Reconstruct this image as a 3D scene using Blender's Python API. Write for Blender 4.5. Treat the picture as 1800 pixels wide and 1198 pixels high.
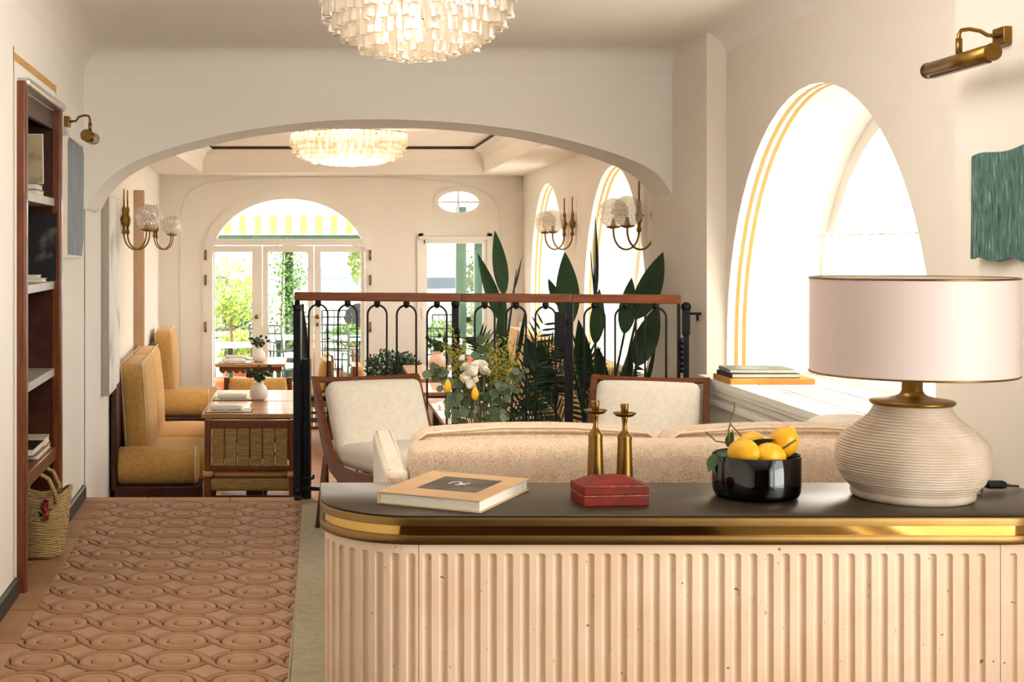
import bpy, bmesh, math, random
from mathutils import Vector, Matrix
random.seed(7)
for _o in list(bpy.data.objects): bpy.data.objects.remove(_o)
SC = bpy.context.scene
C = SC.collection
PI = math.pi
H, F, CX, CY = 1.28, 2400.0, 562.0, 437.0          # eye height, focal length (px), vanishing point

# ------------------------------------------------------------------ camera, light, exposure
cam_d = bpy.data.cameras.new('camera'); cam = bpy.data.objects.new('camera', cam_d); C.objects.link(cam)
cam.location = (0, 0, H); cam.rotation_euler = (PI/2, 0, 0)
cam_d.sensor_width = 36.0; cam_d.lens = F/1800*36
cam_d.shift_x = (900-CX)/1800; cam_d.shift_y = -(599-CY)/1800
cam_d.clip_start = 0.05; cam_d.clip_end = 300
SC.camera = cam

W = bpy.data.worlds.new('world'); SC.world = W; W.use_nodes = True
_bg = W.node_tree.nodes['Background']
_bg.inputs[0].default_value = (1.0, 0.97, 0.93, 1); _bg.inputs[1].default_value = 2.9

def light(name, kind, loc, direction, energy, color=(1, 1, 1), **kw):
    d = bpy.data.lights.new(name, kind); o = bpy.data.objects.new(name, d); C.objects.link(o)
    o.location = loc; d.energy = energy; d.color = color
    if direction is not None:
        o.rotation_euler = Vector(direction).to_track_quat('-Z', 'Y').to_euler()
    for k, v in kw.items(): setattr(d, k, v)
    return o
light('sun', 'SUN', (6, 2, 8), (-.45, .27, -.86), 1.7, (1, .95, .86), angle=.02)
# unseen added lights: key outside an invented side window, fill under the lobby ceiling
light('added_key_light', 'AREA', (3.0, .75, 1.0), (-1, .72, -.06), 18, (1, .975, .945), shape='RECTANGLE', size=1.6, size_y=1.5)
light('added_overhead_fill', 'AREA', (.35, 3.3, 2.27), (0, 1, -.5), 19, (1, .965, .93), shape='RECTANGLE', size=1.8, size_y=.8)
vs = SC.view_settings
vs.view_transform = 'Standard'; vs.look = 'None'; vs.exposure = 1.48; vs.gamma = 1.0; vs.use_curve_mapping = False

# ------------------------------------------------------------------ materials
def s2l(c):
    c = c/255.0
    return c/12.92 if c <= .04045 else ((c+.055)/1.055)**2.4
def col(h):
    if isinstance(h, str):
        h = h.lstrip('#'); h = tuple(int(h[i:i+2], 16) for i in (0, 2, 4))
    return tuple(s2l(v) for v in h)+(1,)
MATS = {}
def mat(name, c, rough=.6, metal=0.0, c2=None, scale=8, detail=4, stretch=(1, 1, 1), bump=0, bscale=None, spec=.5,
        trans=0, alpha=1, emit=0, sheen=0, ior=1.45, sub=0, coat=0):
    if name in MATS: return MATS[name]
    m = bpy.data.materials.new(name); m.use_nodes = True; nt = m.node_tree; N = nt.nodes; L = nt.links
    b = N['Principled BSDF']
    b.inputs['Base Color'].default_value = col(c); b.inputs['Roughness'].default_value = rough
    b.inputs['Metallic'].default_value = metal; b.inputs['Specular IOR Level'].default_value = spec
    b.inputs['Transmission Weight'].default_value = trans; b.inputs['Alpha'].default_value = alpha
    b.inputs['IOR'].default_value = ior; b.inputs['Sheen Weight'].default_value = sheen
    b.inputs['Coat Weight'].default_value = coat
    if emit:
        b.inputs['Emission Color'].default_value = col(c); b.inputs['Emission Strength'].default_value = emit
    if sub:
        b.inputs['Subsurface Weight'].default_value = sub; b.inputs['Subsurface Radius'].default_value = (.02, .012, .008)
    tc = N.new('ShaderNodeTexCoord'); mp = N.new('ShaderNodeMapping'); mp.inputs['Scale'].default_value = stretch
    L.new(tc.outputs['Object'], mp.inputs['Vector'])
    no = N.new('ShaderNodeTexNoise'); no.inputs['Scale'].default_value = scale; no.inputs['Detail'].default_value = detail
    L.new(mp.outputs[0], no.inputs['Vector'])
    if c2 is not None:
        r = N.new('ShaderNodeValToRGB'); r.color_ramp.elements[0].color = col(c); r.color_ramp.elements[1].color = col(c2)
        r.color_ramp.elements[0].position = .32; r.color_ramp.elements[1].position = .68
        L.new(no.outputs['Fac'], r.inputs[0]); L.new(r.outputs[0], b.inputs['Base Color'])
    if bump:
        bn = N.new('ShaderNodeBump'); bn.inputs['Strength'].default_value = bump; bn.inputs['Distance'].default_value = .004
        n2 = no
        if bscale:
            n2 = N.new('ShaderNodeTexNoise'); n2.inputs['Scale'].default_value = bscale; n2.inputs['Detail'].default_value = 3
            L.new(mp.outputs[0], n2.inputs['Vector'])
        L.new(n2.outputs['Fac'], bn.inputs['Height']); L.new(bn.outputs[0], b.inputs['Normal'])
    MATS[name] = m
    return m
def weave(name, c, c2, scale=130, rough=.85, bump=.5, mixw=.5):
    """woven cloth: fine grain plus soft mottling"""
    if name in MATS: return MATS[name]
    m = mat(name, c, rough, sheen=.2, spec=.2); nt = m.node_tree; N = nt.nodes; L = nt.links; b = N['Principled BSDF']
    tc = N.new('ShaderNodeTexCoord')
    n1 = N.new('ShaderNodeTexNoise'); n1.inputs['Scale'].default_value = scale; n1.inputs['Detail'].default_value = 1.5; L.new(tc.outputs['Object'], n1.inputs['Vector'])
    n2 = N.new('ShaderNodeTexNoise'); n2.inputs['Scale'].default_value = scale*.12; n2.inputs['Detail'].default_value = 5; L.new(tc.outputs['Object'], n2.inputs['Vector'])
    a = N.new('ShaderNodeMix'); a.data_type = 'FLOAT'; a.inputs[0].default_value = 1-mixw; L.new(n2.outputs['Fac'], a.inputs[2]); L.new(n1.outputs['Fac'], a.inputs[3])
    r = N.new('ShaderNodeValToRGB'); r.color_ramp.elements[0].color = col(c2); r.color_ramp.elements[1].color = col(c)
    r.color_ramp.elements[0].position = .36; r.color_ramp.elements[1].position = .58
    L.new(a.outputs[0], r.inputs[0]); L.new(r.outputs[0], b.inputs['Base Color'])
    bn = N.new('ShaderNodeBump'); bn.inputs['Strength'].default_value = bump; bn.inputs['Distance'].default_value = .003
    L.new(n1.outputs['Fac'], bn.inputs['Height']); L.new(bn.outputs[0], b.inputs['Normal'])
    return m
def glassy(name, tint, tr=.55, rough=.05):
    """thin clear glass: mostly see-through with a glossy skin"""
    if name in MATS: return MATS[name]
    m = bpy.data.materials.new(name); m.use_nodes = True; nt = m.node_tree; N = nt.nodes; L = nt.links
    for n in list(N): N.remove(n)
    o = N.new('ShaderNodeOutputMaterial'); mx = N.new('ShaderNodeMixShader'); t = N.new('ShaderNodeBsdfTransparent'); g = N.new('ShaderNodeBsdfGlossy')
    t.inputs[0].default_value = col(tint); g.inputs['Roughness'].default_value = rough
    g.inputs[0].default_value = (1, 1, 1, 1)
    lw = N.new('ShaderNodeLayerWeight'); lw.inputs[0].default_value = .35
    mm = N.new('ShaderNodeMath'); mm.operation = 'MULTIPLY_ADD'; mm.inputs[1].default_value = 1-tr; mm.inputs[2].default_value = .04; mm.use_clamp = True
    L.new(lw.outputs['Fresnel'], mm.inputs[0]); L.new(mm.outputs[0], mx.inputs[0])
    L.new(t.outputs[0], mx.inputs[1]); L.new(g.outputs[0], mx.inputs[2]); L.new(mx.outputs[0], o.inputs[0])
    MATS[name] = m
    return m
def milky(name, tint, tr=.35, gl=.25, rough=.12):
    """cast glass: transparent + translucent + glossy"""
    if name in MATS: return MATS[name]
    m = bpy.data.materials.new(name); m.use_nodes = True; nt = m.node_tree; N = nt.nodes; L = nt.links
    for n in list(N): N.remove(n)
    o = N.new('ShaderNodeOutputMaterial'); t = N.new('ShaderNodeBsdfTransparent'); g = N.new('ShaderNodeBsdfGlossy')
    tl = N.new('ShaderNodeBsdfTranslucent'); df = N.new('ShaderNodeBsdfDiffuse'); g.inputs['Roughness'].default_value = rough
    for n in (t, tl, df): n.inputs[0].default_value = col(tint)
    a = N.new('ShaderNodeMixShader'); a.inputs[0].default_value = .4; L.new(tl.outputs[0], a.inputs[1]); L.new(df.outputs[0], a.inputs[2])
    b = N.new('ShaderNodeMixShader'); b.inputs[0].default_value = tr; L.new(a.outputs[0], b.inputs[1]); L.new(t.outputs[0], b.inputs[2])
    c = N.new('ShaderNodeMixShader'); c.inputs[0].default_value = gl; L.new(b.outputs[0], c.inputs[1]); L.new(g.outputs[0], c.inputs[2])
    L.new(c.outputs[0], o.inputs[0]); MATS[name] = m
    return m

M_wall = mat('plaster_cream', '#f4efe7', .9, c2='#f1ebe2', scale=1.5, bump=.06, bscale=60, spec=.2)
M_wallR = mat('plaster_warm', '#efe6da', .9, c2='#ebe1d3', scale=1.5, bump=.06, bscale=60, spec=.2)
M_ceil = mat('plaster_white', '#f1ebe2', .95, spec=.1)
M_trimw = mat('white_paint', '#f4f0e8', .45, c2='#f0ebe2', scale=3)
M_ochre = mat('ochre_paint', '#d6a860', .7, c2='#cf9f55', scale=20)
M_wood = mat('walnut', '#7c421f', .38, c2='#5c2d13', scale=6, stretch=(14, 14, 1.2), bump=.08, coat=.15)
M_woodh = mat('cherry_wood', '#8c4a22', .38, c2='#723817', scale=6, stretch=(1.2, 14, 14), bump=.06, coat=.2)
M_woodt = mat('table_teak', '#b9885c', .4, c2='#a87548', scale=5, stretch=(1.5, 12, 12), coat=.2)
M_woodd = mat('dark_wood', '#4a2413', .42, c2='#35180b', scale=6, stretch=(3, 3, 3))
M_brass = mat('aged_brass', '#97743c', .34, 1.0, c2='#80602e', scale=14, detail=6)
M_brassp = mat('polished_brass', '#c49a55', .06, 1.0)
M_brassd = mat('dark_bronze', '#6b573c', .30, 1.0, c2='#5f4c33', scale=5)
M_iron = mat('black_iron', '#14161a', .38, 0.4, c2='#1d1f22', scale=30)
M_terr = mat('terracotta', '#a47b59', .6, c2='#8f6645', scale=5, detail=8, bump=.12, bscale=40)
M_terr2 = mat('terracotta_light', '#ac8462', .58, c2='#9a704e', scale=6, detail=8, bump=.12, bscale=40)
M_terr3 = mat('terracotta_pink', '#b0886a', .6, c2='#a17858', scale=7, detail=8, bump=.12, bscale=40)
M_grout = mat('grout_dark', '#4a2e1e', .95)
M_base = mat('dark_skirting', '#35312c', .5, c2='#2b2824', scale=9)
M_rug = weave('rug_olive', '#a89a7c', '#8a7e62', 260, .95, .6, .4)
M_sofa = weave('sofa_tweed', '#dcc3a7', '#b39273', 330, .9, .8, .25)
M_sofal = mat('sofa_piping', '#dcc6ab', .9, bump=.3, bscale=300)
M_sofaw = weave('sofa_linen', '#ddd1be', '#cbbea9', 300, .9, .4, .4)
M_chairc = weave('ivory_weave', '#efe6d7', '#d9cdb9', 330, .9, .5, .25)
M_must = weave('mustard_cloth', '#d3a866', '#bb8e4a', 300, .85, .4, .4)
M_pipe = mat('cream_piping', '#efe3c8', .8)
M_rush = mat('seagrass', '#b4965f', .85, c2='#7a6138', scale=26, stretch=(.6, 6, 9), detail=6, bump=.9)
M_straw = mat('straw', '#c9ab76', .85, c2='#8f7344', scale=60, stretch=(1, 1, 4), detail=5, bump=.9)
M_stone = mat('travertine', '#ecd2b8', .5, c2='#dfbe9f', scale=3, detail=6, bump=.05)
M_white = mat('white_ceramic', '#ece8e1', .35)
M_lamp = mat('ribbed_ceramic', '#d9c7b5', .7, c2='#c6b19c', scale=14, detail=8, bump=.2, bscale=60)
M_shade = mat('blush_shade', '#e3cfca', .45, c2='#e1ccc7', scale=2, sheen=.4)
M_red = mat('red_leather', '#84200f', .45, c2='#5e1409', scale=16, detail=8, bump=.2, spec=.25)
M_redl = mat('worn_leather', '#a0512e', .6, c2='#5f2414', scale=60, bump=.6)
M_lemon = mat('lemon_peel', '#f0b324', .38, c2='#eaa818', scale=4, bump=.25, bscale=90, sub=.1)
M_leaf = mat('leaf_green', '#3f5a2a', .4, c2='#2f4720', scale=9)
M_leafd = mat('leaf_dark', '#2a4028', .32, c2='#385234', scale=9, stretch=(1, 1, .3))
M_leafm = mat('leaf_strelitzia', '#35543a', .32, c2='#456842', scale=30, stretch=(.3, .3, 4))
M_euca = mat('leaf_eucalyptus', '#5c6b4a', .55, c2='#3d4d33', scale=12)
M_bush = mat('leaf_bush', '#6c8a3e', .5, c2='#4a6b2c', scale=12)
M_bushy = mat('leaf_sunny', '#a9b850', .5, c2='#76963c', scale=12)
M_yel = mat('goldenrod', '#b39a26', .7, c2='#7f8324', scale=40)
M_tulip = mat('tulip_yellow', '#eeaf18', .45)
M_rose = mat('rose_white', '#f2ebdc', .6, c2='#e6dcc4', scale=30)
M_stem = mat('stem', '#5b6b33', .6, c2='#6d5a36', scale=20)
M_black = mat('black_matte', '#171412', .6)
M_amber = mat('smoked_amber_glass', '#26130a', .03, c2='#1c0d06', scale=4, spec=.8, coat=.6)
M_amberl = mat('amber_swirl', '#a04a12', .1, c2='#7a3209', scale=20)
M_paper = mat('paper_white', '#efe9dd', .8, c2='#d9d0c0', scale=90, stretch=(.3, .3, 8))
M_bookc = mat('book_tan', '#cba57c', .65, c2='#c39b70', scale=16)
M_grey = mat('grey_satin', '#b9b4ac', .4, c2='#aaa59d', scale=8)
M_alu = mat('brushed_metal', '#cfcac2', .3, .8)
M_green = mat('garden_green', '#0f3d28', .4, c2='#0b3020', scale=6)
M_ironG = mat('garden_iron', '#1f3a30', .4, c2='#182e26', scale=9)
M_pane = glassy('window_glass', '#fbfdfb', .9, .02)
M_globe = milky('cut_glass', '#fdfbf6', .74, .3, .06)
M_prism = milky('murano_glass', '#f6efe4', .58, .34, .06)
M_vglass = glassy('vase_glass', '#dfe8e0', .7, .03)
M_patio = mat('patio_stone', '#b4aca0', .8, c2='#a59d91', scale=2)

# ------------------------------------------------------------------ mesh helpers
class MB:
    def __init__(s): s.v = []; s.f = []; s.sm = []
    def add(s, vs, fs, smooth=False):
        k = len(s.v); s.v += [tuple(p) for p in vs]
        for f in fs: s.f.append(tuple(i+k for i in f)); s.sm.append(smooth)
        return s
    def box(s, x0, x1, y0, y1, z0, z1):
        return s.add([(x0,y0,z0),(x1,y0,z0),(x1,y1,z0),(x0,y1,z0),(x0,y0,z1),(x1,y0,z1),(x1,y1,z1),(x0,y1,z1)],
                     [(0,3,2,1),(4,5,6,7),(0,1,5,4),(1,2,6,5),(2,3,7,6),(3,0,4,7)])
    def tube(s, pts, r, n=8, closed=False, caps=True):
        pts = [Vector(p) for p in pts]; m = len(pts); rs = r if isinstance(r, (list, tuple)) else [r]*m
        vs = []; up = Vector((0, 0, 1)); prev = None
        for i, p in enumerate(pts):
            a = pts[(i-1) % m] if (i or closed) else p; b = pts[(i+1) % m] if (i < m-1 or closed) else p
            t = (b-a)
            t = t.normalized() if t.length > 1e-9 else Vector((0, 0, 1))
            if prev is None:
                n1 = t.orthogonal().normalized()
                if abs(t.z) < .9: n1 = (up-t*t.dot(up)).normalized()
            else:
                n1 = prev-t*t.dot(prev)
                n1 = n1.normalized() if n1.length > 1e-6 else t.orthogonal().normalized()
            prev = n1; n2 = t.cross(n1)
            for k in range(n):
                a_ = 2*PI*k/n; vs.append(p+(n1*math.cos(a_)+n2*math.sin(a_))*rs[i])
        fs = []
        for i in range(m if closed else m-1):
            j = (i+1) % m
            for k in range(n): fs.append((i*n+k, i*n+(k+1) % n, j*n+(k+1) % n, j*n+k))
        s.add(vs, fs, True)
        if caps and not closed:
            s.add(vs[:n], [tuple(range(n))[::-1]]); s.add(vs[-n:], [tuple(range(n))])
        return s
    def lathe(s, prof, n=24, c=(0, 0), smooth=True, cap0=True, cap1=True, ax='z'):
        vs = []
        for r, z in prof:
            for k in range(n):
                a = 2*PI*k/n; vs.append((c[0]+r*math.cos(a), c[1]+r*math.sin(a), z))
        fs = []
        for i in range(len(prof)-1):
            for k in range(n): fs.append((i*n+k, i*n+(k+1) % n, (i+1)*n+(k+1) % n, (i+1)*n+k))
        if cap0 and prof[0][0] > 1e-6: fs.append(tuple(range(n))[::-1])
        if cap1 and prof[-1][0] > 1e-6: fs.append(tuple(range((len(prof)-1)*n, len(prof)*n)))
        return s.add(vs, fs, smooth)
    def ball(s, c, r, n=12, m=8, sz=1.0):
        pr = [(max(1e-4, r*math.sin(PI*i/m)), -r*sz*math.cos(PI*i/m)) for i in range(m+1)]
        k = len(s.v); s.lathe(pr, n, (0, 0), True, False, False)
        for i in range(k, len(s.v)):
            x, y, z = s.v[i]; s.v[i] = (x+c[0], y+c[1], z+c[2])
        return s
    def prism(s, poly, z0, z1, smooth=False):
        n = len(poly)
        vs = [(x, y, z0) for x, y in poly]+[(x, y, z1) for x, y in poly]
        s.add(vs, [(i, (i+1) % n, n+(i+1) % n, n+i) for i in range(n)], smooth)
        s.add(vs, [tuple(range(n))[::-1], tuple(range(n, 2*n))]); return s
    def xform(s, mtx, start=0):
        for i in range(start, len(s.v)): s.v[i] = tuple(mtx @ Vector(s.v[i]))
        return s
    def mesh(s, name, m):
        me = bpy.data.meshes.new(name); me.from_pydata(s.v, [], s.f)
        me.polygons.foreach_set('use_smooth', s.sm); me.update()
        if m: me.materials.append(m)
        return me
    def build(s, name, m, parent=None, loc=None, rot=None, fix=True, auto=None):
        me = s.mesh(name, m)
        if fix:
            bm = bmesh.new(); bm.from_mesh(me); bmesh.ops.remove_doubles(bm, verts=bm.verts, dist=1e-6)
            bmesh.ops.recalc_face_normals(bm, faces=bm.faces); bm.to_mesh(me); bm.free()
        if auto: me.polygons.foreach_set('use_smooth', [True]*len(me.polygons)); me.set_sharp_from_angle(angle=auto)
        return link(name, me, parent, loc, rot)
def link(name, me, parent=None, loc=None, rot=None, scale=None):
    o = bpy.data.objects.new(name, me); C.objects.link(o)
    if parent is not None: o.parent = parent
    if loc is not None: o.location = loc
    if rot is not None: o.rotation_euler = rot
    if scale is not None: o.scale = scale
    return o
def rbox(x0, x1, y0, y1, z0, z1, r=.01, seg=2, mb=None):
    bm = bmesh.new(); bmesh.ops.create_cube(bm, size=1)
    for v in bm.verts: v.co = ((x0+x1)/2+v.co.x*(x1-x0), (y0+y1)/2+v.co.y*(y1-y0), (z0+z1)/2+v.co.z*(z1-z0))
    bmesh.ops.bevel(bm, geom=bm.edges[:], offset=min(r, .49*min(x1-x0, y1-y0, z1-z0)), segments=seg, profile=.5, affect='EDGES')
    mb = mb or MB(); bm.verts.index_update()
    k = len(mb.v); mb.v += [v.co[:] for v in bm.verts]; bm.normal_update()
    for f in bm.faces:
        mb.f.append(tuple(v.index+k for v in f.verts)); mb.sm.append(max(abs(c) for c in f.normal) < .999)
    bm.free()
    return mb
def cushion(hx, hy, hz, r=.03, puff=(0, 0, 0), n=10, mb=None, fn=None):
    """rounded, puffed cushion centred on the origin"""
    vs = {}; V = []; Fc = []
    def vid(p):
        k = tuple(round(c, 5) for c in p)
        if k not in vs:
            q = Vector((p[0]*hx, p[1]*hy, p[2]*hz)); hh = (hx, hy, hz)
            inn = Vector([max(-(h-r), min(h-r, c)) for c, h in zip(q, hh)]); d = q-inn
            if d.length > 1e-9:
                big = max(abs(c) for c in d); d = d.normalized()*big
            q = inn+d
            for a in range(3):
                b_, c_ = (a+1) % 3, (a+2) % 3
                q[a] += p[a]*puff[a]*(1-p[b_]**2)*(1-p[c_]**2)
            if fn: q = Vector(fn(q))
            vs[k] = len(V); V.append(q[:])
        return vs[k]
    g = [math.sin(PI/2*(2*i/n-1)) for i in range(n+1)]
    for a in range(3):
        for sgn in (-1, 1):
            for i in range(n):
                for j in range(n):
                    quad = []
                    for di, dj in ((0, 0), (1, 0), (1, 1), (0, 1)):
                        p = [0, 0, 0]; p[a] = sgn; p[(a+1) % 3] = g[i+di]; p[(a+2) % 3] = g[j+dj]; quad.append(vid(p))
                    Fc.append(quad if sgn > 0 else quad[::-1])
    mb = mb or MB(); mb.add(V, Fc, True)
    return mb
def tag(o, label=None, cat=None, group=None, kind=None):
    if label: o['label'] = label
    if cat: o['category'] = cat
    if group: o['group'] = group
    if kind: o['kind'] = kind
    return o
def thing(name, label, cat, loc=(0, 0, 0), rz=0, group=None):
    o = bpy.data.objects.new(name, None); C.objects.link(o); o.empty_display_size = .05
    o.location = loc; o.rotation_euler = (0, 0, rz)
    return tag(o, label, cat, group)
def struct(o, label=None): 
    return tag(o, label, None, None, 'structure')
KIDS = {}
def kids(o):
    return [c for c in bpy.data.objects if c.parent == o]
def copy_tree(o, parent=None):
    c = o.copy(); C.objects.link(c); c.parent = parent
    for ch in kids(o): copy_tree(ch, c)
    return c
def dup(o, label, loc, rz=None, group=None):
    c = copy_tree(o); c['label'] = label; c.location = loc
    if rz is not None: c.rotation_euler = (0, 0, rz)
    if group: c['group'] = group
    return c
def pt(px, py, Y): return Vector(((px-CX)*Y/F, Y, H-(py-CY)*Y/F))
def arc(cx, cy, r, a0, a1, n): return [(cx+r*math.cos(math.radians(a0+(a1-a0)*i/n)), cy+r*math.sin(math.radians(a0+(a1-a0)*i/n))) for i in range(n+1)]
def plate(outer, holes, to3, mb=None, thick=None):
    """flat plate with holes in (s,z); to3(s,z,d) gives the world point at depth d"""
    bm = bmesh.new()
    for lp in [outer]+holes:
        vv = [bm.verts.new((p[0], p[1], 0)) for p in lp]
        for i in range(len(vv)): bm.edges.new((vv[i], vv[(i+1) % len(vv)]))
    bmesh.ops.triangle_fill(bm, use_beauty=True, use_dissolve=False, edges=bm.edges[:])
    bm.verts.index_update(); mb = mb or MB()
    vs = [v.co[:] for v in bm.verts]; fs = [[v.index for v in f.verts] for f in bm.faces]; bm.free()
    mb.add([to3(p[0], p[1], 0) for p in vs], fs)
    if thick:
        mb.add([to3(p[0], p[1], thick) for p in vs], fs)
        for lp in [outer]+holes:
            n = len(lp); a = [to3(p[0], p[1], 0) for p in lp]+[to3(p[0], p[1], thick) for p in lp]
            mb.add(a, [(i, (i+1) % n, n+(i+1) % n, n+i) for i in range(n)])
    return mb
# ================================================================== THE SETTING
ZD = -.5                      # floor of the lower dining room
YE = 7.01                     # edge of the upper floor
YA, YB = 7.05, 7.5            # arch wall front and back
YF = 13.5                     # far wall
ZC = 2.3                      # lobby ceiling
def XL(y): return -1.107-.0453*(y-4.73) if y <= YA else -1.212-.058*(y-YA)
def XR(y): return 1.905+.0175*(y-YB)

# ---- upper floor with interlocking terracotta tiles
fl = struct(MB().box(-1.6, 2.0, -2.5, YE-.002, -.12, -.004).build('floor', M_grout), 'patterned terracotta floor of the lobby')
p = .2128; TH = .0065
def piece(poly, name, m, h=TH, inset=.0028, dome=0):
    """one tile: polygon extruded with a sloping edge"""
    n = len(poly); mb = MB()
    A = sum(poly[i][0]*poly[(i+1) % n][1]-poly[(i+1) % n][0]*poly[i][1] for i in range(n))
    if A < 0: poly = poly[::-1]
    ins = []
    for i in range(n):
        a, b, c = Vector(poly[i-1]), Vector(poly[i]), Vector(poly[(i+1) % n])
        e1, e2 = (b-a).normalized(), (c-b).normalized(); n1, n2 = Vector((-e1.y, e1.x)), Vector((-e2.y, e2.x))
        t = n1+n2; t = t.normalized() if t.length > .2 else n1
        ins.append(b+t*inset)
    vs = [(q[0], q[1], 0) for q in poly]+[(q[0], q[1], h) for q in ins]
    mb.add(vs, [(i, (i+1) % n, n+(i+1) % n, n+i) for i in range(n)])
    bm = bmesh.new(); vv = [bm.verts.new((q[0], q[1], h)) for q in ins]
    for i in range(n): bm.edges.new((vv[i], vv[(i+1) % n]))
    bmesh.ops.triangle_fill(bm, use_beauty=True, edges=bm.edges[:]); bm.verts.index_update()
    mb.add([v.co[:] for v in bm.verts], [[v.index for v in f.verts] for f in bm.faces]); bm.free()
    me = mb.mesh(name, m); bm = bmesh.new(); bm.from_mesh(me); bmesh.ops.remove_doubles(bm, verts=bm.verts, dist=1e-6)
    bmesh.ops.recalc_face_normals(bm, faces=bm.faces); bm.to_mesh(me); bm.free()
    return me
g = .0045
me_disc = MB().lathe([(.2*p, 0), (.2*p-.003, TH), (.13*p, TH+.0018), (.0001, TH+.0028)], 20, cap0=False).mesh('tile_disc', M_terr2)
me_ring = MB().lathe([(.2*p+g, 0), (.2*p+g+.003, TH), (.3*p, TH+.0008), (.385*p-.003, TH), (.385*p, 0)], 28, cap0=False, cap1=False).mesh('tile_ring', M_terr2)
r1, r2 = .385*p+g, .5*p-g/2
up = arc(0, 0, r1, 171, 2, 13); lo = arc(p, 0, r2, 212, 336, 10)+[(p+.482*p, -.15*p), (p+.44*p, -.085*p)]
lo2 = arc(p, 0, r1, 351, 182, 13); up2 = arc(0, 0, r2, 32, 156, 10)+[(-.482*p, .15*p), (-.44*p, .085*p)]
me_wave = piece(up+lo+lo2+up2, 'tile_wave', M_terr)
dm = []
for k, (cx_, cy_) in enumerate(((0, 0), (p, 0), (p, p), (0, p))):
    a0 = (66, 156, 246, 336)[k]; dm += arc(cx_, cy_, r2+g, a0, a0-42, 5)
me_dia = piece(dm, 'tile_diamond', M_terr3)
cols = [-.2387-p*k for k in range(-1, 6)]
for j in range(-2, 13):
    y = 4.243+p*j
    for i, x in enumerate(cols):
        link('tile_disc', me_disc, fl, (x, y, -.004)); link('tile_ring', me_ring, fl, (x, y, -.004))
        if y+p < YE+.1:
            link('tile_wave', me_wave, fl, (x, y, -.004)); link('tile_diamond', me_dia, fl, (x, y, -.004))
# plain border tiles along the left wall and the edge of the step
def XB(y): return -.976-.054*(y-4.41)
yy = 3.2
while yy < 6.9:
    y1 = min(yy+.405, 6.9)
    if 3.4 < y1:
        piece_me = piece([(XB(yy)-.002, yy+.002), (XB(y1)-.002, y1-.002), (XL(y1)-.03, y1-.002), (XL(yy)-.03, yy+.002)], 'border_tile', random.choice((M_terr, M_terr2)), h=.008)
        link('border_tile', piece_me, fl, (0, 0, -.003))
    yy += .405
xx = -1.3
while xx < 1.9:
    rbox(xx+.001, min(xx+.42, 1.9)-.001, 6.905, YE, -.03, .006, .004, 1).build('border_tile', M_terr2, fl); xx += .42

# ---- lower floor, riser and the two steps down
def tile_mat():
    m = mat('terracotta_pattern', '#a9764f', .6); nt = m.node_tree; N = nt.nodes; L = nt.links; b = N['Principled BSDF']
    tc = N.new('ShaderNodeTexCoord'); mp = N.new('ShaderNodeMapping'); mp.inputs['Scale'].default_value = (1/p, 1/p, 1)
    L.new(tc.outputs['Object'], mp.inputs[0])
    fr = N.new('ShaderNodeVectorMath'); fr.operation = 'FRACTION'; L.new(mp.outputs[0], fr.inputs[0])
    su = N.new('ShaderNodeVectorMath'); su.operation = 'SUBTRACT'; su.inputs[1].default_value = (.5, .5, 0); L.new(fr.outputs[0], su.inputs[0])
    mu = N.new('ShaderNodeVectorMath'); mu.operation = 'MULTIPLY'; mu.inputs[1].default_value = (1, 1, 0); L.new(su.outputs[0], mu.inputs[0])
    ln = N.new('ShaderNodeVectorMath'); ln.operation = 'LENGTH'; L.new(mu.outputs[0], ln.inputs[0])
    cr = N.new('ShaderNodeValToRGB'); e = cr.color_ramp.elements; e[0].position = 0; e[0].color = col('#b98a66'); e[1].position = 1; e[1].color = col('#9c6a48')
    for ps, c in ((.19, '#b98a66'), (.2, '#5d3b28'), (.215, '#b07d5a'), (.38, '#b07d5a'), (.39, '#5d3b28'), (.405, '#a3704d')):
        k = e.new(ps); k.color = col(c)
    L.new(ln.outputs['Value'], cr.inputs[0]); L.new(cr.outputs[0], b.inputs['Base Color'])
    return m
struct(MB().box(-2.2, 2.4, YE, YF+.25, ZD-.12, ZD).build('floor', tile_mat()), 'terracotta floor of the lower dining room')
st = MB().box(-1.3, 1.85, YE, YE+.02, ZD, -.008)
for k in (1, 2): st.box(-1.3, -.13, YE+.01, YE+.27*(3-k)+.02, ZD, -.5/3*k)
struct(st.build('trim_1', M_terr), 'terracotta riser and steps down to the dining room')

# ---- lobby left wall with the bookcase niche
lobL = plate([(-2.2, -.02), (YB, -.02), (YB, ZC+.05), (-2.2, ZC+.05)], [[(5.09, .0), (5.97, .0), (5.97, 1.88), (5.09, 1.88)]], lambda s, z, d: (XL(s)-d, s, z))
wl = struct(lobL.build('wall_left', M_wall), 'cream plaster wall beside the bookcase')
# painted ochre line round the bookcase
def stripbox(y0, y1, z0, z1): return MB().add([(XL(y)+.001, y, z) for y, z in ((y0, z0), (y1, z0), (y1, z1), (y0, z1))], [(0, 1, 2, 3)])
for a in ((4.985, 4.998, 0, 2.02), (4.985, 6.04, 1.972, 2.0), (6.03, 6.04, 1.9, 1.995)):
    stripbox(*a).build('painted_line', M_ochre, wl)
bb = MB(); 
for (y0, y1) in ((-2.2, 5.02), (6.02, 6.99)):
    v = []
    for y in (y0, y1): v += [(XL(y)-.01, y, 0), (XL(y)+.014, y, 0), (XL(y)+.014, y, .066), (XL(y)+.006, y, .073), (XL(y)-.01, y, .073)]
    bb.add(v, [(i, (i+1) % 5, 5+(i+1) % 5, 5+i) for i in range(5)]+[(0, 4, 3, 2, 1), (5, 6, 7, 8, 9)])
struct(bb.build('baseboard_left', M_base), 'low dark skirting along the left wall')
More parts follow.
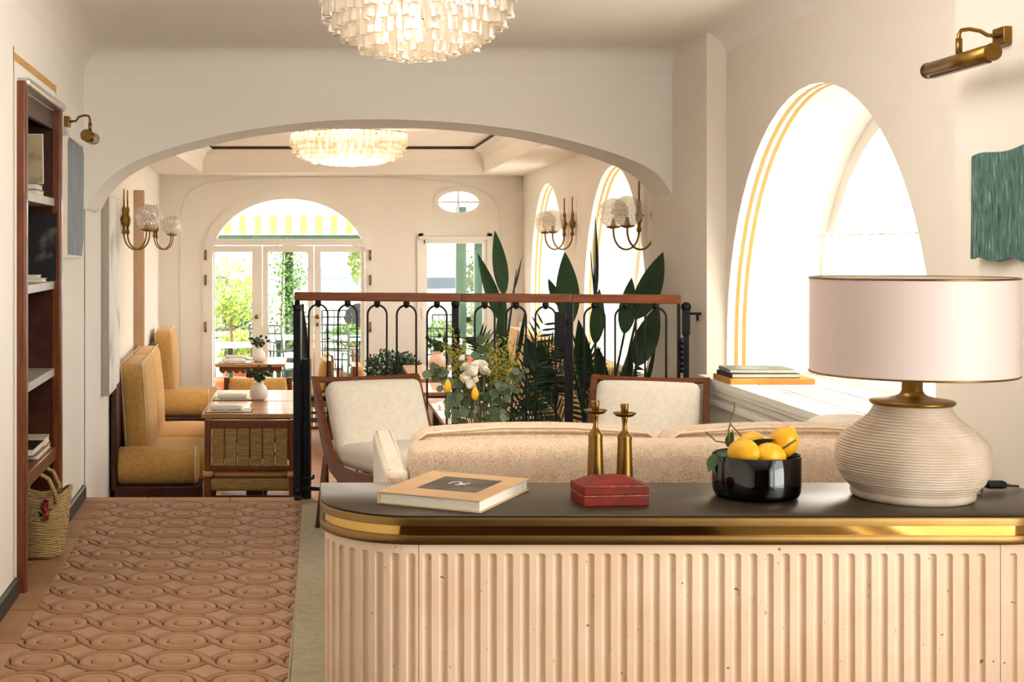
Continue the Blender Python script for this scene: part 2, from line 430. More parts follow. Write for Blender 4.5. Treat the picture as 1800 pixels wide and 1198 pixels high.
# ---- dining left wall + pilaster
wd = struct(plate([(YA, ZD), (YF, ZD), (YF, 2.05), (YA, 2.05)], [], lambda s, z, d: (XL(s)-d, s, z)).build('wall_left', M_wall), 'cream left wall of the dining room')
q = MB(); q.add([(XL(10.25)-.01, 10.25, ZD), (XL(10.25)+.078, 10.25, ZD), (XL(10.25)+.078, 10.25, 1.72), (XL(10.25)-.01, 10.25, 1.72),
                 (XL(10.6)-.01, 10.6, ZD), (XL(10.6)+.06, 10.6, ZD), (XL(10.6)+.06, 10.6, 1.72), (XL(10.6)-.01, 10.6, 1.72)],
                [(0, 1, 2, 3), (4, 7, 6, 5), (1, 5, 6, 2), (3, 2, 6, 7), (0, 3, 7, 4)])
struct(q.build('trim_2', mat('pilaster_shade_tan', '#c9ac90', .8, c2='#bf9f80', scale=4)), 'pilaster in a shade-darkened tan between the two left banquettes')  # tan puts the shade on its camera-facing side into the colour
# ---- arch wall
ac = [(120, 374), (146, 369), (156, 360), (168, 338), (189, 315), (213, 297), (245, 280), (288, 264), (336, 250), (430, 229), (550, 214), (650, 209.5), (750, 212), (850, 220), (950, 235), (1050, 260), (1115, 283), (1150, 302), (1168, 320), (1180, 340), (1184, 350), (1200, 352)]
cur = [((x-CX)*YA/F, H-(y-CY)*YA/F) for x, y in ac]
sm = []
for i in range(len(cur)-1):
    p0, p1, p2, p3 = cur[max(0, i-1)], cur[i], cur[i+1], cur[min(len(cur)-1, i+2)]
    for k in range(4):
        t = k/4
        sm.append(tuple(.5*((2*p1[a])+(-p0[a]+p2[a])*t+(2*p0[a]-5*p1[a]+4*p2[a]-p3[a])*t*t+(-p0[a]+3*p1[a]-3*p2[a]+p3[a])*t**3) for a in (0, 1)))
sm.append(cur[-1])
outer = sm+[(cur[-1][0], ZC+.04), (cur[0][0], ZC+.04)]
aw = plate(outer, [], lambda s, z, d: (s, YA+d, z))
aw.add([(s, YB, z) for s, z in outer], [tuple(range(len(outer)))])
n_ = len(sm); nb = len(aw.v)
aw.add([(s, YA, z) for s, z in sm]+[(s, YB, z) for s, z in sm], [(i, i+1, n_+i+1, n_+i) for i in range(n_-1)], True)
struct(aw.build('wall_arch', M_wall, fix=False), 'cream wall with a wide basket-handle arch')

# ---- right wall of the lobby: near pier, window recess, far pier
WY, WR, WS, SILL = 5.32, 1.085, .835, .69
def arch_loop(yc, r, spring, sill, n=28): return [(yc-r, sill)]+[(yc+r*math.cos(PI-PI*i/n), spring+r*math.sin(PI*i/n)) for i in range(n+1)]+[(yc+r, sill)]
rw = MB()
XN, XW = 1.82, 1.91
plate([(-1.4, -.02), (3.91, -.02), (3.91, ZC+.04), (-1.4, ZC+.04)], [[(-.1, .35), (2.35, .35), (2.35, 2.0), (-.1, 2.0)]], lambda s, z, d: (XN+d, s, z), rw)  # hole cut out of view to let the added key light in
rw.add([(XN, 3.91, -.02), (XW+.6, 3.91, -.02), (XW+.6, 3.91, ZC+.04), (XN, 3.91, ZC+.04)], [(0, 1, 2, 3)])
plate([(3.91, -.02), (6.42, -.02), (6.42, ZC+.04), (3.91, ZC+.04)], [arch_loop(WY, WR, WS, SILL)], lambda s, z, d: (XW+d, s, z), rw)
rw.add([(XN, 6.42, -.02), (XW+.6, 6.42, -.02), (XW+.6, 6.42, ZC+.04), (XN, 6.42, ZC+.04)], [(0, 1, 2, 3)])
plate([(6.42, ZD), (YB, ZD), (YB, ZC+.04), (6.42, ZC+.04)], [], lambda s, z, d: (XN+d, s, z), rw)
rw.add([(XN, YB, ZD), (XR(YB)+.6, YB, ZD), (XR(YB)+.6, YB, ZC+.04), (XN, YB, ZC+.04)], [(0, 1, 2, 3)])
struct(rw.build('wall_right', M_wallR, fix=False), 'warm cream wall with a deep round-arched window recess')
sw = MB()
for (y0, y1, z0, z1) in ((-.1, 2.35, .35, .41), (-.1, 2.35, 1.94, 2.0), (-.1, -.04, .41, 1.94), (2.29, 2.35, .41, 1.94), (1.1, 1.15, .41, 1.94)): sw.box(XN+.02, XN+.07, y0, y1, z0, z1)
sw = struct(sw.build('window_6', M_trimw), 'added white framed side window, out of view, letting in the key light')
for y0, y1 in ((-.04, 1.1), (1.15, 2.29)): MB().box(XN+.04, XN+.046, y0, y1, .41, 1.94).build('pane', M_pane, sw)
def strip_arch(loop, to3, d0, d1, off=0):
    n = len(loop); mb = MB()
    mb.add([to3(s, z, d0) for s, z in loop]+[to3(s, z, d1) for s, z in loop], [(i, i+1, n+i+1, n+i) for i in range(n-1)], True)
    return mb
def arched_window(idx, yc, r, spring, sill, to3, depth, label, curtain=None):
    lp = arch_loop(yc, r, spring, sill)
    root = struct(strip_arch(lp, to3, 0, depth+.06).build('window_%d' % idx, M_trimw, fix=False), label)
    for d0 in (.036, .072):
        strip_arch(arch_loop(yc, r-.0015, spring, sill+.001), to3, d0, d0+.016).build('painted_stripe', M_ochre, root, fix=False)
    ri = r-.07; fr = MB()
    o, i_ = arch_loop(yc, r, spring, sill), arch_loop(yc, ri, spring, sill+.06)
    n = len(o)
    for a, b in ((o, i_),):
        for d in (depth-.02, depth+.03):
            fr.add([to3(s, z, d) for s, z in a]+[to3(s, z, d) for s, z in b], [(k, (k+1) % n, n+(k+1) % n, n+k) for k in range(n)])
        fr.add([to3(s, z, depth-.02) for s, z in b]+[to3(s, z, depth+.03) for s, z in b], [(k, (k+1) % n, n+(k+1) % n, n+k) for k in range(n)])
    fr.build('window_frame', M_trimw, root, fix=False)
    bar = MB(); zt = spring+.02
    def seg(s0, s1, z0, z1):
        v = [to3(s, z, d) for d in (depth-.012, depth+.02) for s, z in ((s0, z0), (s1, z0), (s1, z1), (s0, z1))]
        bar.add(v, [(0, 1, 2, 3), (7, 6, 5, 4), (0, 4, 5, 1), (1, 5, 6, 2), (2, 6, 7, 3), (3, 7, 4, 0)])
    seg(yc-.025, yc+.025, sill+.05, spring+ri+.01); seg(yc-ri, yc+ri, zt-.02, zt+.02)
    bar.build('glazing_bar', M_trimw, root, fix=False)
    for sg in (-1, 1):
        pl = [(yc, sill+.05)]+[(yc+sg*ri*math.cos(PI/2*k/10), spring+ri*math.sin(PI/2*k/10)) for k in range(11)]
        pl.insert(1, (yc+sg*ri, sill+.05))
        MB().add([to3(s, z, depth+.005) for s, z in pl], [tuple(range(len(pl)))]).build('pane', M_pane, root, fix=False)
    return root
w1 = arched_window(1, WY, WR, WS, SILL, lambda s, z, d: (XW+d, s, z), .44, 'tall round-arched window with two ochre stripes on its reveal')
M_cloth = milky('cafe_cloth', '#fbf8f2', .25, .02, .6)
def cafe_curtain(yc, r, sill, top, to3, d, label):
    hw = math.sqrt(max(.01, r*r-(top-WS)**2))-.05
    t = thing('cafe_curtain', label, 'curtain', to3(yc, sill, d), 0, None)
    b = Vector(to3(yc, sill, d)); mb = MB(); n = 90; vs = []
    for zz in (sill+.01, top-.04, top+.012):
        for k in range(n+1):
            s = yc-hw+2*hw*k/n; vs.append(Vector(to3(s, zz, d+.012*math.sin(k*1.15)+.004*math.sin(k*.37)))-b)
    mb.add(vs, [(a*(n+1)+k, a*(n+1)+k+1, (a+1)*(n+1)+k+1, (a+1)*(n+1)+k) for a in range(2) for k in range(n)], True)
    mb.build('cloth', M_cloth, t, fix=False)
    MB().tube([Vector(to3(yc-hw-.03, top, d))-b, Vector(to3(yc+hw+.03, top, d))-b], .005, 8).build('rod', M_trimw, t)
    return t
cafe_curtain(WY, WR, SILL, 1.34, lambda s, z, d: (XW+d, s, z), .38, 'white cafe curtain across the lower half of the near arched window')

# ---- rear of the lobby, behind the photographer
struct(MB().box(-1.3, 2.2, -1.42, -1.4, -.02, ZC+.05).build('wall_front', mat('olive_panelling', '#4d4a36', .6, c2='#5b4a32', scale=2, stretch=(3, 1, .4))), 'dark olive panelled wall behind the photographer')
# ---- dining right wall
to_d = lambda s, z, d: (XR(s)+d, s, z)
struct(plate([(YB, ZD), (YF+.2, ZD), (YF+.2, 2.05), (YB, 2.05)], [arch_loop(9.03, 1.05, .78, .56), arch_loop(11.92, 1.02, .83, .56)], to_d).build('wall_right', M_wall, fix=False), 'white right wall of the dining room with two arched windows')
arched_window(2, 9.03, 1.05, .78, .56, to_d, .4, 'arched dining window with ochre stripes behind the big plants')
arched_window(3, 11.92, 1.02, .83, .56, to_d, .4, 'farther arched dining window with ochre stripes near the far wall')
tr = MB()
for z0, z1, o in ((.52, .56, .05), (.49, .52, .03)):
    v = []
    for y in (YB, YF): v += [(XR(y)-o, y, z0), (XR(y)+.4, y, z0), (XR(y)+.4, y, z1), (XR(y)-o, y, z1)]
    tr.add(v, [(0, 1, 2, 3), (4, 7, 6, 5), (0, 4, 5, 1), (1, 5, 6, 2), (2, 6, 7, 3), (3, 7, 4, 0)])
struct(tr.build('trim_3', M_trimw), 'white sill ledge along the dining windows')

# ---- lobby ceiling with a cove
cr = .13; cl = MB()
pr = [(cr*(1-math.cos(PI/2*k/8)), ZC-cr+cr*math.sin(PI/2*k/8)) for k in range(9)]
ys = [-2.2, YA]
vs_ = [];  
for y in (-2.2, YA): vs_ += [(XL(y)-.005+a, y, z) for a, z in pr]
cl.add(vs_, [(k, k+1, 9+k+1, 9+k) for k in range(8)], True)
vs_ = []
for y in (-2.2, YA): vs_ += [(XW+.005-a, y, z) for a, z in pr]
cl.add(vs_, [(k, k+1, 9+k+1, 9+k) for k in range(8)], True)
vs_ = []
for x in (-1.3, 2.0): vs_ += [(x, YA-a, z) for a, z in pr]
cl.add(vs_, [(k, k+1, 9+k+1, 9+k) for k in range(8)], True)
cl.add([(-1.6, -2.2, ZC), (2.2, -2.2, ZC), (2.2, YA+.1, ZC), (-1.6, YA+.1, ZC)], [(0, 1, 2, 3)])
cl.add([(-1.6, -2.2, ZC+.1), (2.6, -2.2, ZC+.1), (2.6, YA+.5, ZC+.1), (-1.6, YA+.5, ZC+.1)], [(0, 1, 2, 3)])
struct(cl.build('ceiling', M_ceil, fix=False), 'white coved lobby ceiling')
# ---- dining ceiling with a sunk tray
TX0, TX1, TY0, TY1, TZ = -1.11, 1.55, 8.2, 12.9, 2.24
dc = plate([(-2.2, YB), (2.6, YB), (2.6, YF+.1), (-2.2, YF+.1)], [[(TX0, TY0), (TX1, TY0), (TX1, TY1), (TX0, TY1)]], lambda s, z, d: (s, z, 2.0))
tp = [(0, 2.0), (0, 2.05), (.012, 2.12), (.05, 2.18), (.1, 2.215), (.1, TZ)]
def ringpts(o, z): return [(TX0+o, TY0+o, z), (TX1-o, TY0+o, z), (TX1-o, TY1-o, z), (TX0+o, TY1-o, z)]
for (o0, z0), (o1, z1) in zip(tp[:-1], tp[1:]):
    a, b = ringpts(o0, z0), ringpts(o1, z1)
    dc.add(a+b, [(k, (k+1) % 4, 4+(k+1) % 4, 4+k) for k in range(4)])
dc.add([(TX0-.2, TY0-.2, TZ), (TX1+.2, TY0-.2, TZ), (TX1+.2, TY1+.2, TZ), (TX0-.2, TY1+.2, TZ)], [(0, 1, 2, 3)])
struct(dc.build('ceiling', M_ceil, fix=False), 'white dining ceiling with a sunk rectangular tray')
tb = MB()
a, b = ringpts(.105, 2.212), ringpts(.105, 2.239)
tb.add(a+b, [(k, (k+1) % 4, 4+(k+1) % 4, 4+k) for k in range(4)])
struct(tb.build('trim_4', mat('tray_brown', '#4c3a28', .7, c2='#423222', scale=5), fix=False), 'thin brown band round the top of the ceiling tray')

# ---- far wall with doors, oval and casement
K = YF/F
def fx(px): return (px-CX)*K
def fz(py): return H-(py-CY)*K
DX0, DX1, DSP, DAP = fx(360), fx(655), fz(452), fz(336)
dcx, dhw, drise = (DX0+DX1)/2, (DX1-DX0)/2, DAP-DSP
def door_loop(ins=0, n=28): return [(DX0+ins, ZD)]+[(dcx+(dhw-ins)*math.cos(PI-PI*k/n), DSP+(drise-ins)*math.sin(PI*k/n)) for k in range(n+1)]+[(DX1-ins, ZD)]
OVX, OVZ, OA, OB = fx(806), fz(355), 39*K, 21.5*K
def oval(a, b, n=28): return [(OVX+a*math.cos(2*PI*k/n), OVZ+b*math.sin(2*PI*k/n)) for k in range(n)]
CW = [(fx(735), fz(700)), (fx(865), fz(700)), (fx(865), fz(412)), (fx(735), fz(412))]
bw = plate([(-2.0, ZD), (2.5, ZD), (2.5, 2.05), (-2.0, 2.05)], [door_loop(), oval(OA, OB), CW], lambda s, z, d: (s, YF+d, z), thick=.22)
struct(bw.build('wall_back', M_wall, fix=False), 'far cream wall with arched garden doors and an oval window')
rp = [(317, 740), (317, 400), (318, 372), (324, 350), (338, 333), (365, 321), (420, 315), (520, 312), (620, 311.5), (720, 313), (790, 319), (835, 329), (864, 345), (876, 365), (880, 400), (880, 740)]
struct(MB().tube([(fx(a), YF-.002, fz(b)) for a, b in rp], .008, 6).build('trim_5', M_wall), 'thin raised arched line on the far wall')
# oval window
ov = struct(strip_arch(oval(OA+.012, OB+.012)+[oval(OA+.012, OB+.012)[0]], lambda s, z, d: (s, YF+d, z), -.012, .1).build('window_4', M_trimw, fix=False), 'small white oval window with a cross bar')
fr = MB(); o, i_ = oval(OA+.03, OB+.03), oval(OA-.018, OB-.018); n = len(o)
for d in (-.012,): fr.add([(s, YF+d, z) for s, z in o]+[(s, YF+d, z) for s, z in i_], [(k, (k+1) % n, n+(k+1) % n, n+k) for k in range(n)])
fr.build('window_frame', M_trimw, ov, fix=False)
MB().box(OVX-.009, OVX+.009, YF+.02, YF+.05, OVZ-OB, OVZ+OB).box(OVX-OA, OVX+OA, YF+.021, YF+.049, OVZ-.009, OVZ+.009).build('glazing_bar', M_trimw, ov)
for sx in (-1, 1):
    for sz in (-1, 1):
        MB().add([(OVX, YF+.035, OVZ)]+[(OVX+sx*OA*math.cos(PI/2*k/8), YF+.035, OVZ+sz*OB*math.sin(PI/2*k/8)) for k in range(9)], [tuple(range(10))]).build('pane', M_pane, ov, fix=False)
# casement
cw = struct(MB().box(CW[0][0]-.01, CW[0][0]+.05, YF-.02, YF+.1, CW[0][1], CW[2][1]+.01).box(CW[1][0]-.05, CW[1][0]+.01, YF-.02, YF+.1, CW[0][1], CW[2][1]+.01)
            .box(CW[0][0], CW[1][0], YF-.02, YF+.1, CW[2][1]-.05, CW[2][1]+.01).box(CW[0][0], CW[1][0], YF-.04, YF+.1, CW[0][1]-.02, CW[0][1]+.05).build('window_5', M_trimw), 'white casement window in the far wall behind the plants')
def sash(x0, x1, z0, z1, y, w, parent, name='sash', m=M_trimw):
    a = MB().box(x0, x0+w, y, y+.04, z0, z1).box(x1-w, x1, y, y+.04, z0, z1).box(x0+w, x1-w, y, y+.04, z1-w, z1).box(x0+w, x1-w, y, y+.04, z0, z0+w)
    s_ = a.build(name, m, parent)
    MB().box(x0+w-.003, x1-w+.003, y+.017, y+.023, z0+w-.003, z1-w+.003).build('pane', M_pane, s_)
    return s_
sash(CW[0][0]+.05, CW[1][0]-.05, CW[0][1]+.05, CW[2][1]-.05, YF+.01, .04, cw)
rbox(CW[0][0]+.03, CW[0][0]+.055, YF-.03, YF+.01, fz(560), fz(540), .006).build('handle', M_trimw, cw)
rbox(CW[0][0]+.0, CW[1][0]-.0, YF-.05, YF-.02, CW[2][1]-.05, CW[2][1]-.015, .012).build('blind_roll', M_trimw, cw)
MB().box(CW[0][0]+.055, CW[0][0]+.065, YF-.035, YF-.02, CW[2][1]-.09, CW[2][1]-.05).build('blind_cord', M_black, cw)

# ---- arched garden doors
dr = MB(); o, i_ = door_loop(-.02), door_loop(.075); n = len(o)
for d in (-.02, .1):
    dr.add([(s, YF+d, z) for s, z in o]+[(s, YF+d, z) for s, z in i_], [(k, k+1, n+k+1, n+k) for k in range(n-1)])
for lp in (o, i_): dr.add([(s, YF-.02, z) for s, z in lp]+[(s, YF+.1, z) for s, z in lp], [(k, k+1, n+k+1, n+k) for k in range(n-1)])
d1 = struct(dr.build('door_1', M_trimw, fix=False), 'arched three-leaf glazed garden doors')
z418, z440 = fz(419), fz(431)
MB().box(DX0+.02, DX1-.02, YF-.01, YF+.08, z440, z418).build('transom', M_trimw, d1)
fan = door_loop(.075); fan = [q_ for q_ in fan if q_[1] > z418]
MB().add([(fan[0][0], YF+.04, z418)]+[(s, YF+.04, z) for s, z in fan]+[(fan[-1][0], YF+.04, z418)], [tuple(range(len(fan)+2))]).build('fanlight_pane', M_pane, d1, fix=False)
lv = [fx(374), fx(461), fx(552), fx(641)]; gl = [(377, 443), (471, 541), (564, 634)]
for k in range(3):
    a0, a1 = lv[k]+.003, lv[k+1]-.003; g0, g1 = fx(gl[k][0]), fx(gl[k][1]); zt = fz(443); zb = ZD+.22; y0, y1 = YF+.005, YF+.05
    leaf = MB().box(a0, g0, y0, y1, ZD+.01, z440-.003).box(g1, a1, y0, y1, ZD+.01, z440-.003).box(g0, g1, y0, y1, zt, z440-.003).box(g0, g1, y0, y1, ZD+.01, zb).build('door_leaf', M_trimw, d1)
    MB().box(g0-.004, g1+.004, YF+.024, YF+.03, zb-.004, zt+.004).build('pane', M_pane, leaf)
    if k in (0, 2):
        kx = fx(451) if k == 0 else fx(558); kz = fz(556)
        MB().lathe([(.0001, 0), (.018, .0), (.018, .006), (.008, .01), (.008, .03), (.02, .036), (.024, .05), (.018, .062), (.0001, .066)], 12).xform(Matrix.Translation((kx, YF+.005, kz)) @ Matrix.Rotation(PI/2, 4, 'X')).build('knob', M_brass, leaf)
        if k == 2: rbox(kx-.012, kx+.012, YF-.004, YF+.006, kz-.1, kz-.06, .004).build('lock_plate', M_brass, leaf)
for hx in (fx(361.5), fx(650.5)):
    for hz in (448, 492, 574): 
        MB().tube([(hx, YF-.03, fz(hz+9)), (hx, YF-.03, fz(hz-9))], .011, 8).build('hinge', M_brass, d1)
# ================================================================== LOBBY
# ---- rug
rg = MB().prism([(-.085, 2.3), (1.72, 2.3), (1.72, 6.42), (-.085, 6.76)], .005, .014)
rug = rg.build('area_rug', M_rug); tag(rug, 'olive beige woven rug under the sofa and reception desk', 'rug')
MB().tube([(-.085, 2.3, .0095), (-.092, 4.0, .0095), (-.083, 5.5, .0095), (-.085, 6.76, .0095), (.6, 6.63, .0095), (1.72, 6.42, .0095)], .0045, 6).build('bound_edge', M_rug, rug)

# ---- reception desk
DXL, DXR, DYF, DYB, DT = 0.0, 1.575, 2.746, 3.13, .745
desk = thing('reception_desk', 'fluted pink travertine reception desk with a bronze top in the foreground', 'desk', (0, 0, 0))
def outline(ins, n=14, R=.2):
    r = R-ins; x0, x1, y0, y1 = DXL+ins, DXR-ins, DYF+ins, DYB-ins
    return [(x0, y1)]+[(x0+r-r*math.cos(PI/2*k/n), y0+r-r*math.sin(PI/2*k/n)) for k in range(n+1)]+[(x1-r+r*math.sin(PI/2*k/n), y0+r-r*math.cos(PI/2*k/n)) for k in range(n+1)]+[(x1, y1)]
def slab(lst, name, m, smooth=True):
    mb = MB(); n = None
    rings = [outline(i) for i, z in lst]; n = len(rings[0])
    vs = []
    for rg_, (i, z) in zip(rings, lst): vs += [(x, y, z) for x, y in rg_]
    mb.add(vs, [(a*n+k, a*n+(k+1) % n, (a+1)*n+(k+1) % n, (a+1)*n+k) for a in range(len(lst)-1) for k in range(n)], False)
    mb.add(vs, [tuple(range(n))[::-1], tuple(range((len(lst)-1)*n, len(lst)*n))])
    return mb.build(name, m, desk, auto=.6)
M_band = mat('satin_bronze', '#86683e', .36, 1.0, c2='#775a34', scale=6)
M_dtop = mat('desk_top_bronze', '#4a3d2e', .33, .5, c2='#42362a', scale=3, detail=6)
slab([(.004, DT-.008), (.001, DT-.002), (.004, DT), ], 'desk_top', M_dtop)
slab([(.0, DT-.0225), (0, DT-.012), (.0005, DT-.0085), (.002, DT-.006)], 'brass_edge', M_band)
slab([(.006, DT-.0425), (.006, DT-.0224)], 'mirror_band', M_brassp)
slab([(.0015, DT-.0605), (0, DT-.058), (0, DT-.045), (.0015, DT-.0424)], 'brass_edge', M_band)
# fluted stone panels: path along the front, grooves carved in
INS = .0115; ZT = DT-.0605; ZG = .665; PITCH = .0329; GW = .0092; GD = .0078
Rr = .2-INS; xs0, xs1 = DXL+INS, DXR-INS; yf, yb = DYF+INS, DYB-INS
La = yb-(yf+Rr); Lb = Rr*PI/2; Lc = (xs1-Rr)-(xs0+Rr)
def path(s):
    if s < La: return (xs0, yb-s, -1, 0)
    s -= La
    if s < Lb:
        a = s/Rr; return (xs0+Rr-Rr*math.cos(a), yf+Rr-Rr*math.sin(a), -math.cos(a), -math.sin(a))
    s -= Lb
    if s < Lc: return (xs0+Rr+s, yf, 0, -1)
    s -= Lc
    if s < Lb:
        a = s/Rr; return (xs1-Rr+Rr*math.sin(a), yf+Rr-Rr*math.cos(a), math.sin(a), -math.cos(a))
    s -= Lb
    return (xs1, yf+Rr+s, 1, 0)
def stone_panel(s0, s1, ph, name):
    S = [s0]; cs = []
    k0 = math.ceil((s0+GW+.002-ph)/PITCH); k1 = math.floor((s1-GW-.002-ph)/PITCH)
    for k in range(k0, k1+1):
        c = ph+k*PITCH; cs.append(c)
        S += [c-GW+2*GW*q_/10 for q_ in range(11)]
        S.append(c+PITCH/2)
    S = sorted(x for x in S if x < s1)+[s1]
    if s0 < La+.001 or s1 > La+Lb+Lc: S = sorted(set(S+[s0+(s1-s0)*i/12 for i in range(13)]))
    Zs = [0.02, .3, ZG-GW]+[ZG-GW+GW*math.sin(PI/2*q_/7) for q_ in range(1, 8)]+[ZG+.001, ZT]
    vs = []
    for z in Zs:
        for s in S:
            d = 0
            for c in cs:
                u = s-c
                if abs(u) < GW:
                    rr = u*u+(max(0, z-(ZG-GW)))**2
                    if rr < GW*GW: d = GD*math.sqrt(1-rr/GW**2)
            x, y, nx, ny = path(s); vs.append((x-nx*d, y-ny*d, z))
    n = len(S)
    mb = MB().add(vs, [(a*n+k, a*n+k+1, (a+1)*n+k+1, (a+1)*n+k) for a in range(len(Zs)-1) for k in range(n-1)], True)
    return mb.build(name, M_trav, desk, fix=False, auto=.55)
def trav():
    m = mat('travertine_pitted', '#efd6bf', .5); nt = m.node_tree; N = nt.nodes; L = nt.links; b = N['Principled BSDF']
    tc = N.new('ShaderNodeTexCoord')
    n1 = N.new('ShaderNodeTexNoise'); n1.inputs['Scale'].default_value = 4; n1.inputs['Detail'].default_value = 8; L.new(tc.outputs['Object'], n1.inputs[0])
    r1_ = N.new('ShaderNodeValToRGB'); r1_.color_ramp.elements[0].color = col('#dcb99a'); r1_.color_ramp.elements[1].color = col('#e6cab0')
    r1_.color_ramp.elements[0].position = .35; r1_.color_ramp.elements[1].position = .65
    L.new(n1.outputs['Fac'], r1_.inputs[0])
    vo = N.new('ShaderNodeTexNoise'); vo.inputs['Scale'].default_value = 75; vo.inputs['Detail'].default_value = 2; L.new(tc.outputs['Object'], vo.inputs[0])
    r2_ = N.new('ShaderNodeValToRGB'); r2_.color_ramp.elements[0].position = .715; r2_.color_ramp.elements[1].position = .76
    L.new(vo.outputs['Fac'], r2_.inputs[0])
    mx = N.new('ShaderNodeMix'); mx.data_type = 'RGBA'; L.new(r2_.outputs[0], mx.inputs[0]); L.new(r1_.outputs[0], mx.inputs[6]); mx.inputs[7].default_value = col('#8a6245')
    L.new(mx.outputs[2], b.inputs['Base Color'])
    bn = N.new('ShaderNodeBump'); bn.invert = True; bn.inputs['Strength'].default_value = .5; bn.inputs['Distance'].default_value = .002
    L.new(r2_.outputs[0], bn.inputs['Height']); L.new(bn.outputs[0], b.inputs['Normal'])
    return m
M_trav = trav()
ph = La+Lb+.017
stone_panel(.0, La+Lb-.0006, ph, 'stone_panel')
stone_panel(La+Lb+.0006, La+Lb+Lc-.0006, ph, 'stone_panel')
stone_panel(La+Lb+Lc+.0006, 2*La+2*Lb+Lc, ph, 'stone_panel')
ol = outline(.03); 
MB().prism(ol, .0145, ZT-.001).build('desk_core', mat('desk_core', '#6b4a36', .8), desk)

# ---- objects on the desk
bk = thing('art_book', 'tan hardback art book with a dark cover picture lying on the desk', 'book', (.293, 2.946, DT), math.radians(-27.5))
def hardback(root, w, d, h, cov, pages=M_paper, r=.0015):
    rbox(-w/2, w/2, -d/2, d/2, 0, .003, r, 1).build('cover', cov, root)
    rbox(-w/2, w/2, -d/2, d/2, h-.003, h, r, 1).build('cover', cov, root)
    rbox(-w/2-.002, -w/2+.003, -d/2, d/2, .0, h, .002, 2).build('spine', cov, root)
    MB().box(-w/2+.004, w/2-.005, -d/2+.005, d/2-.005, .003, h-.003).build('pages', pages, root)
hardback(bk, .231, .302, .0265, M_bookc)
def print_mat():
    m = mat('cover_print', '#4a4038', .5); nt = m.node_tree; N = nt.nodes; L = nt.links; b = N['Principled BSDF']
    tc = N.new('ShaderNodeTexCoord'); no = N.new('ShaderNodeTexNoise'); no.inputs['Scale'].default_value = 22; no.inputs['Detail'].default_value = 3
    L.new(tc.outputs['Object'], no.inputs[0]); r = N.new('ShaderNodeValToRGB'); r.color_ramp.elements[0].color = col('#3d342d'); r.color_ramp.elements[1].color = col('#6a5c4e')
    r.color_ramp.elements[0].position = .45; r.color_ramp.elements[1].position = .7
    L.new(no.outputs['Fac'], r.inputs[0]); L.new(r.outputs[0], b.inputs['Base Color']); return m
cp = MB().box(-.06, .075, -.075, .09, .0265, .0267).build('cover_picture', print_mat(), bk)
q = MB()
q.tube([(.012*math.cos(a)-.006, .03*math.sin(a)+.005, .0268) for a in [PI*k/10 for k in range(11)]], .0035, 6)
q.ball((.012, .012, .0268), .0085, 10, 6).ball((.02, .024, .0268), .005, 8, 6).ball((.004, .0, .0268), .006, 8, 6)
for i, v_ in enumerate(q.v): q.v[i] = (v_[0], v_[1], .0268+(v_[2]-.0268)*.02)
q.build('pale_figure', mat('print_pale', '#cfc6b8', .6), cp)

bx = thing('leather_box', 'small domed red leather box in front of the brass candlesticks', 'box', (.612, 2.885, DT), math.radians(6))
def dome(hx, hy, z0, z1, rise):
    mb = MB(); n = 10; vs = []
    for i in range(n+1):
        for j in range(n+1):
            u, v = 2*i/n-1, 2*j/n-1; vs.append((u*hx, v*hy, z1+rise*(1-u**4)*(1-v**4)*(1-.25*u*u)))
    mb.add(vs, [(i*(n+1)+j, (i+1)*(n+1)+j, (i+1)*(n+1)+j+1, i*(n+1)+j+1) for i in range(n) for j in range(n)], True)
    return mb
rbox(-.07, .07, -.048, .048, 0, .0215, .002).build('box_body', M_red, bx)
ld = rbox(-.0705, .0705, -.0485, .0485, .0225, .041, .0025); dd = dome(.0695, .0475, 0, .0403, .017); ld.add(dd.v, dd.f, True)
ld.build('box_lid', M_red, bx)
MB().box(-.071, .071, -.049, .049, .021, .0228).build('gilt_line', mat('gilt_line', '#b5703c', .5, c2='#7d3b1e', scale=80), bx)
MB().tube([(-.069, -.0475, .0405), (-.03, -.0485, .041), (.03, -.0485, .041), (.069, -.0475, .0405)], .0022, 6).build('worn_edge', M_redl, bx)
MB().tube([(.069, -.0475, .0405), (.0695, .0, .041), (.069, .0475, .0405)], .0022, 6).build('worn_edge', M_redl, bx)

def candlestick(label, x, y, h):
    t = thing('candlestick', label, 'candlestick', (x, y, DT), 0, 'brass candlesticks on the desk')
    k = h/.2
    MB().lathe([(.0001, 0), (.0188, 0), (.0192, .004), (.0152, .118*k), (.0158, .124*k), (.0155, .128*k), (.009, .136*k), (.0055, .142*k), (.0048, .152*k), (.006, .166*k), (.010, .1735*k), (.0001, .1735*k)], 28).build('stem', M_brass, t)
    MB().lathe([(.006, .171*k), (.018, .1725*k), (.0245, .178*k), (.0258, .1805*k), (.0225, .1795*k), (.012, .176*k), (.006, .1755*k)], 28).build('drip_pan', M_brass, t)
    MB().lathe([(.0075, .175*k), (.0082, .19*k), (.0092, .197*k), (.0092, .2*k), (.0068, .2*k), (.0065, .185*k), (.0001, .185*k)], 20).build('socket', M_brass, t)
candlestick('taller brass candlestick, left of the pair behind the red box', .608, 3.01, .2)
candlestick('shorter brass candlestick, right of the pair behind the red box', .670, 3.0, .194)

